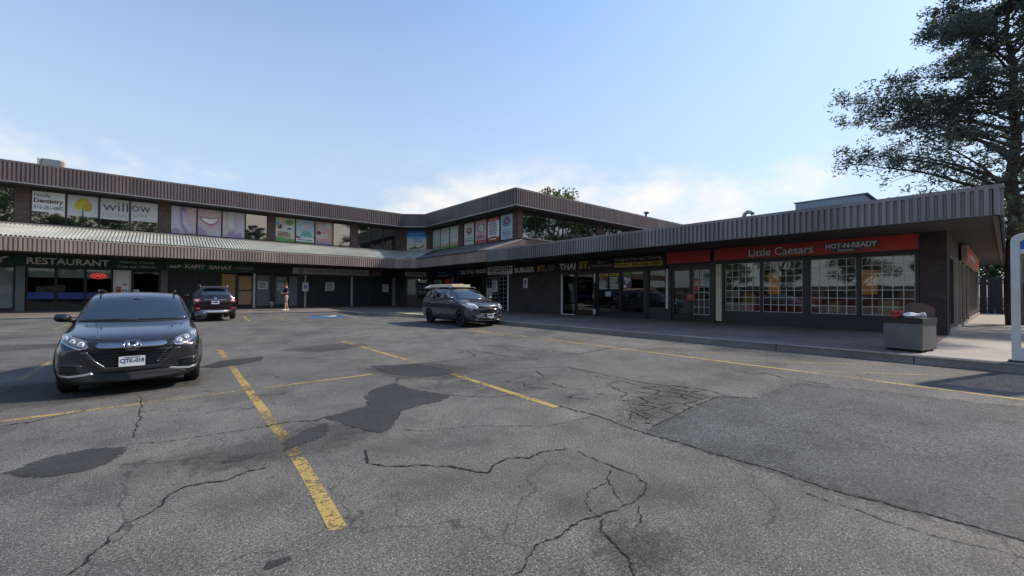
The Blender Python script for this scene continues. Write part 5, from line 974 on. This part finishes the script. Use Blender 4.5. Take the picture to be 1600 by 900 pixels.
for sg in (-1, 1):
    for y in (2.3, 3.25): m = MB(); m.tube([(sg*.935, y, .955), (sg*.955, y+.03, .96), (sg*.955, y+.15, .96), (sg*.935, y+.18, .955)], .014, 'chrome', 6); m.build('door_handle', cv.root)
    m = MB(); m.tube([(sg*.64, 2.1, 1.61), (sg*.65, 2.3, 1.665), (sg*.65, 4.0, 1.66), (sg*.63, 4.25, 1.60)], .018, 'silver_trim', 6); m.build('roof_rail', cv.root)
    b = [(4.40, 1.02), (4.62, .98), (4.60, .78), (4.42, .80)]; cv.decal('tail_light', b, 'L' if sg > 0 else 'R', 'tail_red', .006, 1)
M('board_wood', (.74, .63, .45), .7, var=.12, vs=5, stretch=(1, 6, 1))
for k in range(3):
    m = MB(); x0 = 9.93+k*.33; m.box(x0, x0+.31, 15.9, 17.95-.15*k, 1.90, 2.02+.02*(k == 1), 'board_wood'); m.build('timber_board', None, ('long pale board on the car roof, the one nearest the lot', 'long pale board in the middle of the car roof', 'long pale board on the car roof, the one nearest the shops')[k], 'board', 'boards carried on the car roof', bevel=.004)
m = MB(); m.hexa([(9.9, 18.0, 1.88), (10.5, 18.0, 1.88), (10.5, 18.35, 1.84), (9.9, 18.35, 1.84), (9.95, 18.02, 1.97), (10.5, 18.02, 1.97), (10.45, 18.33, 1.94), (9.95, 18.33, 1.94)], 'p_white'); m.build('white_wrapped_bundle', None, 'small white bundle behind the boards on the car roof', 'bundle', bevel=.02)
# maroon crossover seen from behind
st = [(.00, .62, .34, .72, .82, .5, .6, .16), (.06, .76, .26, .84, .92, .60, .6, .2), (.2, .85, .22, .94, 1.0, .68, .6, .15), (.55, .88, .20, 1.0, 1.06, .70, .6, .06), (1.0, .888, .20, 1.04, 1.12, .70, .6, .03), (1.15, .888, .20, 1.05, 1.16, .70, .75, .03), (1.6, .888, .20, 1.06, 1.48, .64, .84, .05), (1.95, .888, .20, 1.08, 1.62, .60, .87, .05),
      (2.5, .888, .20, 1.10, 1.665, .60, .88, 0), (3.3, .888, .20, 1.12, 1.65, .59, .88, 0), (3.85, .885, .22, 1.12, 1.59, .56, .88, 0), (4.08, .875, .25, 1.10, 1.32, .60, .84, -.05), (4.20, .85, .30, 1.05, 1.12, .62, .75, -.10), (4.26, .80, .36, .88, .96, .58, .7, -.13), (4.28, .72, .42, .78, .84, .5, .7, -.13)]
mc = Car('parked_maroon_crossover', 'dark maroon crossover seen from behind, nosed in to the kerb', 'car', (2.05, 28.65, .265), math.pi, st, (.86, 3.42), 'maroon_paint', R_=.375)
mc.decal('rear_window', [(-.56, 1.20), (.56, 1.20), (.47, 1.50), (0, 1.53), (-.47, 1.50)], 'B', 'car_glass', .004, 3, depth=.01)
RL = [(-.83, 1.06), (-.60, 1.02), (-.58, .92), (-.70, .84), (-.83, .86)]
for pl in (RL, mir(RL)):
    h = mc.decal('tail_light', pl, 'B', 'tail_red', .010, 2); cx = sum(p[0] for p in pl)/5
    mc.decal('lamp_lens', [(cx+.07*math.cos(t*math.pi/8), .95+.05*math.sin(t*math.pi/8)) for t in range(16)], 'B', 'lens', .015, 1, h)
    sg = 1 if cx > 0 else -1; b = [(sg*.58, .60), (sg*.80, .63), (sg*.80, .55), (sg*.60, .53)]; mc.decal('bumper_reflector', b, 'B', 'tail_red', .008, 1)
mc.line('tailgate_chrome_bar', [(-.42, .985), (0, .985), (.42, .985)], 'B', 'chrome', .018, .01); mc.decal('plate_recess', [(-.34, .96), (.34, .96), (.28, .76), (-.28, .76)], 'B', 'black_plastic', .003, 2)
mc.decal('rear_skid_plate', [(-.58, .48), (.58, .48), (.50, .36), (-.50, .36)], 'B', 'silver_trim', .014, 2); mc.line('tailgate_seam', [(-.60, .70), (0, .68), (.60, .70)], 'B', 'black_plastic', .007, 0)
hy = mc.hit((0, 9, .86), (0, -1, 0)); mc.plate((hy.y if hy else 4.28)+.02, .86, 'B', '', .30, .15)
mc.decal('rear_emblem', [(.05*math.cos(t*math.pi/8), 1.06+.035*math.sin(t*math.pi/8)) for t in range(16)], 'B', 'chrome', .012, 1)
m = MB(); m.hexa([(-.52, 3.75, 1.60), (.52, 3.75, 1.60), (.48, 4.06, 1.55), (-.48, 4.06, 1.55), (-.50, 3.75, 1.64), (.50, 3.75, 1.64), (.46, 4.04, 1.59), (-.46, 4.04, 1.59)], 'maroon_paint'); m.build('roof_spoiler', mc.root, bevel=.015)
mc.side_glass([[(1.5, 1.12), (2.45, 1.13), (2.45, 1.52), (2.1, 1.50)], [(2.52, 1.13), (3.35, 1.16), (3.3, 1.50), (2.52, 1.52)], [(3.45, 1.18), (3.8, 1.22), (3.7, 1.46), (3.42, 1.49)]]); mc.mirror(-.97, 1.4, 1.16, 'maroon_paint'); mc.mirror(.97, 1.4, 1.16, 'maroon_paint')
for sg in (-1, 1):
    m = MB(); m.tube([(sg*.55, 2.1, 1.64), (sg*.56, 2.25, 1.70), (sg*.55, 3.5, 1.68), (sg*.53, 3.7, 1.62)], .016, 'silver_trim', 6); m.build('roof_rail', mc.root)
# ------------------------------------------------------------------ person on the far sidewalk
def skin_mesh(verts, edges, radii, mat, name, parent, root=0, sub=2):
    me = bpy.data.meshes.new(name); me.from_pydata(verts, edges, []); o = bpy.data.objects.new(name, me); COL.objects.link(o)
    sk = o.modifiers.new('skin', 'SKIN'); sk.use_smooth_shade = True; sb = o.modifiers.new('sub', 'SUBSURF'); sb.levels = sub; sb.render_levels = sub
    for i, r in enumerate(radii): me.skin_vertices[0].data[i].radius = r if isinstance(r, tuple) else (r, r)
    me.skin_vertices[0].data[root].use_root = True
    bpy.context.view_layer.update(); dg = bpy.context.evaluated_depsgraph_get(); out = bpy.data.meshes.new_from_object(o.evaluated_get(dg)); bpy.data.objects.remove(o)
    out.materials.clear(); out.materials.append(MATS[mat])
    for p in out.polygons: p.use_smooth = True; p.material_index = 0
    return link(name, out, parent)
M('skin', (.50, .29, .21), .5, var=.06, vs=8); M('navy_cloth', (.014, .020, .038), .85, var=.2, vs=14); M('khaki_cloth', (.36, .27, .17), .85, var=.14, vs=14); M('dark_hair', (.03, .018, .012), .6, var=.3, vs=30)
per = empty('person', (6.23, 29.86, walk_z(6.2, 29.86)), 'person in navy T-shirt and khaki shorts standing on the far sidewalk looking down', 'person')
V = [(0, 0, .95), (0, 0, 1.12), (.01, 0, 1.30), (.015, 0, 1.43), (.01, 0, 1.50), (-.02, 0, 1.58), (-.03, 0, 1.67), (-.02, 0, 1.73)]; E_ = [(i, i+1) for i in range(7)]; Rd = [(.15, .12), (.14, .11), (.16, .115), (.10, .08), (.052, .052), (.075, .085), (.085, .095), (.05, .055)]
for sd, fwd in ((-1, .10), (1, -.10)):
    b = len(V); V += [(0, sd*.095, .90), (-.01-fwd*.5, sd*.105, .50), (.02-fwd, sd*.11, .10), (-.03-fwd, sd*.115, .045), (-.17-fwd, sd*.125, .035)]; E_ += [(0, b)]+[(b+i, b+i+1) for i in range(4)]; Rd += [.085, .058, .040, .042, .034]
    b = len(V); V += [(.01, sd*.17, 1.42), (.03, sd*.225, 1.14), (-.18, sd*.16, 1.10), (-.25, sd*.13, 1.13), (-.30, sd*.115, 1.15)]; E_ += [(3, b)]+[(b+i, b+i+1) for i in range(4)]; Rd += [.062, .043, .030, .034, .030]
    h = b+4
    for k in range(4):
        c = len(V); y = sd*(.115-.018*(k-1.5)); V += [(-.335, y, 1.165-.006*k), (-.36+.006*k, y-sd*.004, 1.185-.008*k)]; E_ += [(h, c), (c, c+1)]; Rd += [.010, .008]
    c = len(V); V += [(-.27, sd*.085, 1.155), (-.305, sd*.07, 1.175)]; E_ += [(b+3, c), (c, c+1)]; Rd += [.011, .009]
skin_mesh(V, E_, Rd, 'skin', 'body', per)
V = [(0, 0, .93), (0, 0, 1.10), (.01, 0, 1.30), (.012, 0, 1.42), (.01, 0, 1.47)]; E_ = [(i, i+1) for i in range(4)]; Rd = [(.19, .17), (.18, .155), (.20, .15), (.13, .10), (.07, .065)]
for sd in (-1, 1): b = len(V); V += [(.01, sd*.18, 1.425), (.025, sd*.22, 1.20)]; E_ += [(3, b), (b, b+1)]; Rd += [.085, .080]
skin_mesh(V, E_, Rd, 'navy_cloth', 'shirt', per)
V = [(0, 0, .98), (0, 0, .90)]; E_ = [(0, 1)]; Rd = [(.165, .135), (.15, .13)]
for sd, fwd in ((-1, .10), (1, -.10)): b = len(V); V += [(0, sd*.10, .84), (-.005-fwd*.45, sd*.108, .54)]; E_ += [(1, b), (b, b+1)]; Rd += [.105, .095]
skin_mesh(V, E_, Rd, 'khaki_cloth', 'shorts', per)
m = MB()
for i, (z, r) in enumerate(((1.62, .10), (1.68, .104), (1.73, .09), (1.775, .045))): pass
m.lathe([(.101, 1.655), (.106, 1.69), (.098, 1.735), (.065, 1.775), (.0, 1.785)], 'dark_hair', 'Z', (-.008, 0, 0), 18); m.build('hair', per)
for sd, fwd in ((-1, .10), (1, -.10)):
    m = MB(); x = .0-fwd; y = sd*.118; prof = [(.07, .045, .06), (.06, .05, .10), (-.02, .052, .09), (-.12, .05, .065), (-.19, .04, .05)]; vs = []
    for px, w2, h2 in prof: vs += [(x+px, y-w2, 0), (x+px, y+w2, 0), (x+px, y+w2*.8, h2), (x+px, y-w2*.8, h2)]
    m.add(vs, [(4*i+k, 4*i+(k+1) % 4, 4*i+4+(k+1) % 4, 4*i+4+k) for i in range(4) for k in range(4)]+[(3, 2, 1, 0), (16, 17, 18, 19)], 'p_white', True); m.build('shoe', per)
m = MB(); m.box(-.37, -.34, -.04, .04, 1.14, 1.28, 'gloss_black'); o = m.build('phone', None, 'dark phone held in both hands by the person in shorts', 'phone', bevel=.005); o.location = per.location
# ------------------------------------------------------------------ litter bin with rubbish
br = math.radians(-14)
tb = empty('litter_bin', (12.48, 1.38, .436), 'square exposed aggregate concrete litter bin at the kerb', 'litter bin', rz=br)
def ring_box(m, a, b, z0, z1, mat):
    for x0, x1, y0, y1 in ((-a, a, -a, -b), (-a, a, b, a), (-a, -b, -b, b), (b, a, -b, b)): m.box(x0, x1, y0, y1, z0, z1, mat)
m = MB(); m.box(-.33, .33, -.33, .33, .03, .66, 'exposed_aggregate'); m.build('concrete_box', tb, bevel=.018)
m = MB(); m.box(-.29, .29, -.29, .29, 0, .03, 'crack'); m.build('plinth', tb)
m = MB(); ring_box(m, .335, .27, .66, .70, 'black_plastic'); m.box(-.338, .338, -.338, -.33, .57, .70, 'black_plastic'); m.box(-.34, -.331, -.338, .338, .58, .70, 'black_plastic'); m.build('bin_liner', tb, bevel=.006)
def crumple(name, c, r, mat, label, sq=(1, 1, .7), seed=1):
    q = random.Random(seed); bm = bmesh.new(); bmesh.ops.create_icosphere(bm, subdivisions=2, radius=1)
    for v in bm.verts: k = q.uniform(.72, 1.2); v.co = Vector((v.co.x*sq[0], v.co.y*sq[1], v.co.z*sq[2]))*r*k
    me = bpy.data.meshes.new(name); bm.to_mesh(me); bm.free(); me.materials.append(MATS[mat]); o = link(name, me, None, label, 'rubbish', 'rubbish heaped in the bin'); o.location = c; return o
cB = lambda x, y, z: (12.48+x*math.cos(br)-y*math.sin(br), 1.38+x*math.sin(br)+y*math.cos(br), .436+z)
crumple('crumpled_paper', cB(-.12, -.10, .75), .13, 'p_white', 'white crumpled paper in the middle of the litter bin', (1.5, 1.1, .55), 3)
crumple('crumpled_bag', cB(-.10, .16, .76), .12, 'p_red', 'red crumpled bag at the left of the litter bin', (1, 1, .8), 5)
crumple('crumpled_wrapper', cB(-.05, -.24, .75), .09, 'p_offwhite', 'small white wrapper at the right edge of the litter bin', (1, .8, 1), 7)
M('brown_board', (.12, .075, .06), .8, var=.2, vs=6)
m = MB(); a = [cB(.10, .12, .66), cB(.20, -.34, .66), cB(.24, -.34, .90), cB(.20, -.20, 1.0), cB(.15, .05, 1.02), cB(.12, .12, .93)]; m.poly(a, 'brown_board'); nv = Vector((.03, .008, 0)); m.poly([tuple(Vector(p)+nv) for p in a][::-1], 'brown_board')
m.add([*a, *[tuple(Vector(p)+nv) for p in a]], [(i, (i+1) % 6, 6+(i+1) % 6, 6+i) for i in range(6)], 'brown_board'); m.build('pizza_box', None, 'brown cardboard box leaning up out of the litter bin', 'box')
# ------------------------------------------------------------------ white framed panel at the right edge
ib = empty('information_panel', (11.75, -.55, .436), 'white rounded frame with blue header standing at the kerb, far right', 'sign', world=True)
FI = lambda u, z, d: (11.68-d, -u, z)
m = MB()
def rr(w0, w1, z0, z1, r):
    o = [(w0, z0), (w1, z0)]
    for cx, cz, a0 in ((w1-r, z1-r, 0), (w0+r, z1-r, 90)):
        for k in range(7): t = math.radians(a0+k*15); o.append((cx+r*math.cos(t), cz+r*math.sin(t)))
    return o
ou = rr(.04, 1.10, .44, 2.72, .14); inn = rr(.15, .99, .70, 2.60, .06); n = len(ou)
vs = [FI(*p, .06) for p in ou]+[FI(*p, .06) for p in inn]+[FI(*p, -.06) for p in ou]+[FI(*p, -.06) for p in inn]
m.add(vs, [(i, (i+1) % n, n+(i+1) % n, n+i) for i in range(n)]+[(2*n+i, 3*n+i, 3*n+(i+1) % n, 2*n+(i+1) % n) for i in range(n)]+[(i, 2*n+i, 2*n+(i+1) % n, (i+1) % n) for i in range(n)]+[(n+i, n+(i+1) % n, 3*n+(i+1) % n, 3*n+i) for i in range(n)], 'white_frame'); m.build('frame', ib, bevel=.012)
m = MB(); m.fbox(FI, .15, .99, 2.44, 2.60, -.04, .045, 'p_blue'); m.fbox(FI, .15, .99, 2.36, 2.44, -.04, .05, 'white_frame'); m.build('header_panel', ib)
m = MB(); m.fbox(FI, .15, .99, .70, 2.36, -.01, .01, 'clear_panel_glass'); m.build('glass_panel', ib)
m = MB(); m.fbox(FI, .0, 1.14, .42, .47, -.14, .14, 'dark_trim'); m.build('base_plate', ib)
# ------------------------------------------------------------------ trees
def leaf_cloud(m, c, rad, n, size, q, mat, flat=1.0, elong=1.0):
    vs = []; fs = []
    for _ in range(n):
        d = Vector((q.gauss(0, 1), q.gauss(0, 1), q.gauss(0, 1))); d.normalize(); p = Vector(c)+Vector((d.x*rad, d.y*rad, d.z*rad*flat))*(q.random()**.45)
        a = Vector((q.gauss(0, 1), q.gauss(0, 1), q.gauss(0, .6))).normalized(); b = a.orthogonal().normalized(); b.rotate(__import__('mathutils').Quaternion(a, q.uniform(0, 6.28))); s_ = size*q.uniform(.6, 1.3)
        a = a*s_*elong; b = b*s_*.5; i = len(vs); vs += [p-a, p+b*.9, p+a, p-b*.9]; fs.append((i, i+1, i+2, i+3))
    m.add(vs, fs, mat)
def conifer_meshes(seed, H_=15.4):
    q = random.Random(seed); t = MB(); c = MB(); UP = Vector((0, 0, 1))
    tr = [(q.uniform(-.12, .12)*(z > 0), q.uniform(-.12, .12)*(z > 0), z*H_/10) for z in range(11)]; t.tube(tr, [.26*(1-k/10.6)+.02 for k in range(11)], 'bark', 10)
    z = 3.6; az = 0
    def tuft(p, k): leaf_cloud(c, p, q.uniform(.24, .44)*(1.15-.2*k), 19, .060, q, 'pine_needles', .72, 1.5)
    while z < H_-.3:
        k = (z-3.6)/(H_-3.6); ln = min(7.6, (8.2*(1-k)**.9+.7)*q.uniform(.62, 1.08)); az += 2.399+q.uniform(-.35, .35)
        for rep in range(2 if k < .85 else 1):
            a = az+rep*math.pi*q.uniform(.8, 1.2); d = Vector((math.cos(a), math.sin(a), 0)); p = Vector((0, 0, z)); rise = q.uniform(.05, .95) if k > .12 else q.uniform(.0, .5)
            side = Vector((-d.y, d.x, 0)); bend = q.uniform(-.35, .35); ns = 9; pts = []
            for i in range(ns+1):
                pts.append(p.copy()); f = i/ns; p = p+(d+side*(bend*f+q.uniform(-.12, .12))+UP*(rise*(1-.9*f)+q.uniform(-.12, .12))).normalized()*ln/ns
            t.tube(pts, [max(.012, .095*(1-k*.6)*(1-i/(ns+.6))) for i in range(ns+1)], 'bark', 5, cap=False)
            for i in range(2, ns+1):
                f = i/ns; base = pts[i]
                for s_ in range(3):
                    sd = q.choice((-1, 1)); e = base+(side*sd*q.uniform(.2, 1)+d*q.uniform(-.1, .9)+UP*q.uniform(-.25, .75)).normalized()*ln*(.09+.14*(1-f))*q.uniform(.6, 1.3)
                    md = base.lerp(e, .5)+UP*q.uniform(-.05, .1); t.tube([base, md, e], [.020, .013, .006], 'bark', 4, cap=False)
                    for w_ in (.55, .8, 1.0):
                        if q.random() < .86: tuft((base.lerp(md, w_*2) if w_ < .5 else md.lerp(e, w_*2-1))+Vector((q.uniform(-.2, .2), q.uniform(-.2, .2), q.uniform(-.08, .18))), k)
        z += q.uniform(.24, .38)
    return t, c
def place_tree(name, tm, cm, loc, label, cat='tree', group=None, rz=0, sc_=1.0):
    r = empty(name, loc, label, cat, group, rz); r.scale = (sc_,)*3
    for nm, me in (('trunk', tm), ('crown', cm)): o = bpy.data.objects.new(nm, me); COL.objects.link(o); o.parent = r
    return r
def meshes(t, c):
    a = t.build('tmp_trunk'); b = c.build('tmp_crown'); ma, mb_ = a.data, b.data; bpy.data.objects.remove(a); bpy.data.objects.remove(b); return ma, mb_
pt_, pc_ = meshes(*conifer_meshes(11))
place_tree('pine_tree', pt_, pc_, (27.2, -.2, .42), 'tall spreading pine rising behind the end of the shop row', rz=.6)
G2 = 'trees across the lot that show as reflections in the windows'
def leafy_meshes(seed, H_, R_, n_c, n_l, size):
    q = random.Random(seed); t = MB(); c = MB()
    t.tube([(0, 0, 0), (.05, .03, H_*.25), (-.04, .05, H_*.5), (0, 0, H_*.8)], [.30, .24, .16, .05], 'bark', 8)
    for i in range(n_c):
        u = q.uniform(0, 6.28); v = q.uniform(-.8, 1); rr_ = R_*math.sqrt(max(.05, 1-v*v*.8))*q.uniform(.45, 1.0); p = Vector((rr_*math.cos(u), rr_*math.sin(u), H_*.62+v*H_*.34))
        t.tube([(0, 0, max(H_*.2, p.z-H_*.22)), (p.x*.5, p.y*.5, p.z-H_*.06), tuple(p)], [.09, .05, .015], 'bark', 5, cap=False)
        leaf_cloud(c, p, q.uniform(.6, 1.15)*R_*.30, n_l, size, q, 'green_leaves', .75)
    return t, c
lt, lc = meshes(*leafy_meshes(5, 13, 4.6, 46, 170, .20))
place_tree('maple_tree', lt, lc, (42.6, 42.6, .3), 'green treetop showing above the upper roof behind the corner', rz=1.0, sc_=1.23)
for i, (x, y, s_, lb) in enumerate(((60, .8, .80, 'leafy green tree beyond the dark fence, left of the white frame'), (57, -3.5, .72, 'leafy green tree beyond the dark fence, behind the white frame'), (52, -9, .9, 'leafy tree past the far right edge beyond the fence'), (49, 1.9, .62, 'leafy tree close behind the dark fence beside the shop wall'), (50.5, -1.6, .66, 'leafy tree close behind the middle of the dark fence'))):
    place_tree('leafy_tree', lt, lc, (x, y, .3), lb, 'tree', 'trees beyond the dark fence', rz=i*1.9, sc_=s_)
fn = empty('board_fence', (44, -2, .42), 'dark tall board fence closing off the passage beside the shops', 'fence', world=True)
for k in range(40):
    y = 4.5-k*.36; m = MB(); m.box(44+rnd.uniform(0, .02), 44.05, y-.345, y, .36, 2.95+rnd.uniform(-.03, .03), 'fence_wood'); m.build('fence_board', fn)
for z in (.9, 2.5): m = MB(); m.box(44.06, 44.12, -9.9, 4.5, z, z+.09, 'fence_wood'); m.build('fence_rail', fn)
lab = ['pine mirrored in the fourth pane beside the smile poster']
place_tree('reflected_pine_tree', pt_, pc_, (14.5, -31, 0), lab[0], rz=2.2, sc_=1.0)
for i, (x, y, s_) in enumerate(((-26, -33, 1.45), (-19, -31, 1.5), (-11, -33, 1.3), (-4, -32, 1.2), (4, -34, 1.1), (9, -33, 1.0), (58, -14, 1.5), (66, -8, 1.5), (50, -21, 1.5), (-42, 5, .8), (-44, 14, .9), (-42, 24, .8), (-46, 34, .9))):
    place_tree('reflected_leafy_tree', lt, lc, (x, y, 0), 'leafy tree mirrored in the '+('dental office panes above the restaurant' if i < 6 else 'dark panes of the upper end wall' if i < 9 else 'pizza shop windows'), 'tree', G2, rz=i*1.3, sc_=s_)
for x0, x1, y0, y1, lb in ((-60, 22, -52, -42, 'unseen low brown building added across the lot to darken the restaurant window reflections'), (-66, -54, -20, 60, 'unseen low brown building added beyond the left side to darken the pizza shop reflections')):
    top = 4.6 if x1 > 0 else 2.6  # unseen low buildings added to darken what the shop glass reflects
    b = empty('added_low_building', ((x0+x1)/2, (y0+y1)/2, 0), lb, 'building', world=True)
    m = MB(); m.box(x0, x1, y0, y1, -.1, top, 'brown_brick'); m.build('wall', b)
    m = MB(); m.box(x0-.4, x1+.4, y0-.4, y1+.4, top, top+.6, 'dark_trim'); m.build('roof', b)
    n = int(max(x1-x0, y1-y0)/6)
    for k in range(n):
        m = MB()
        if x1-x0 > y1-y0: a = x0+3+k*6; m.box(a-1.8, a+1.8, y1, y1+.05, .9, 2.5, 'reflective_glass')
        else: a = y0+3+k*6; m.box(x1, x1+.05, a-1.8, a+1.8, .9, 2.5, 'reflective_glass')
        m.build('window', b)
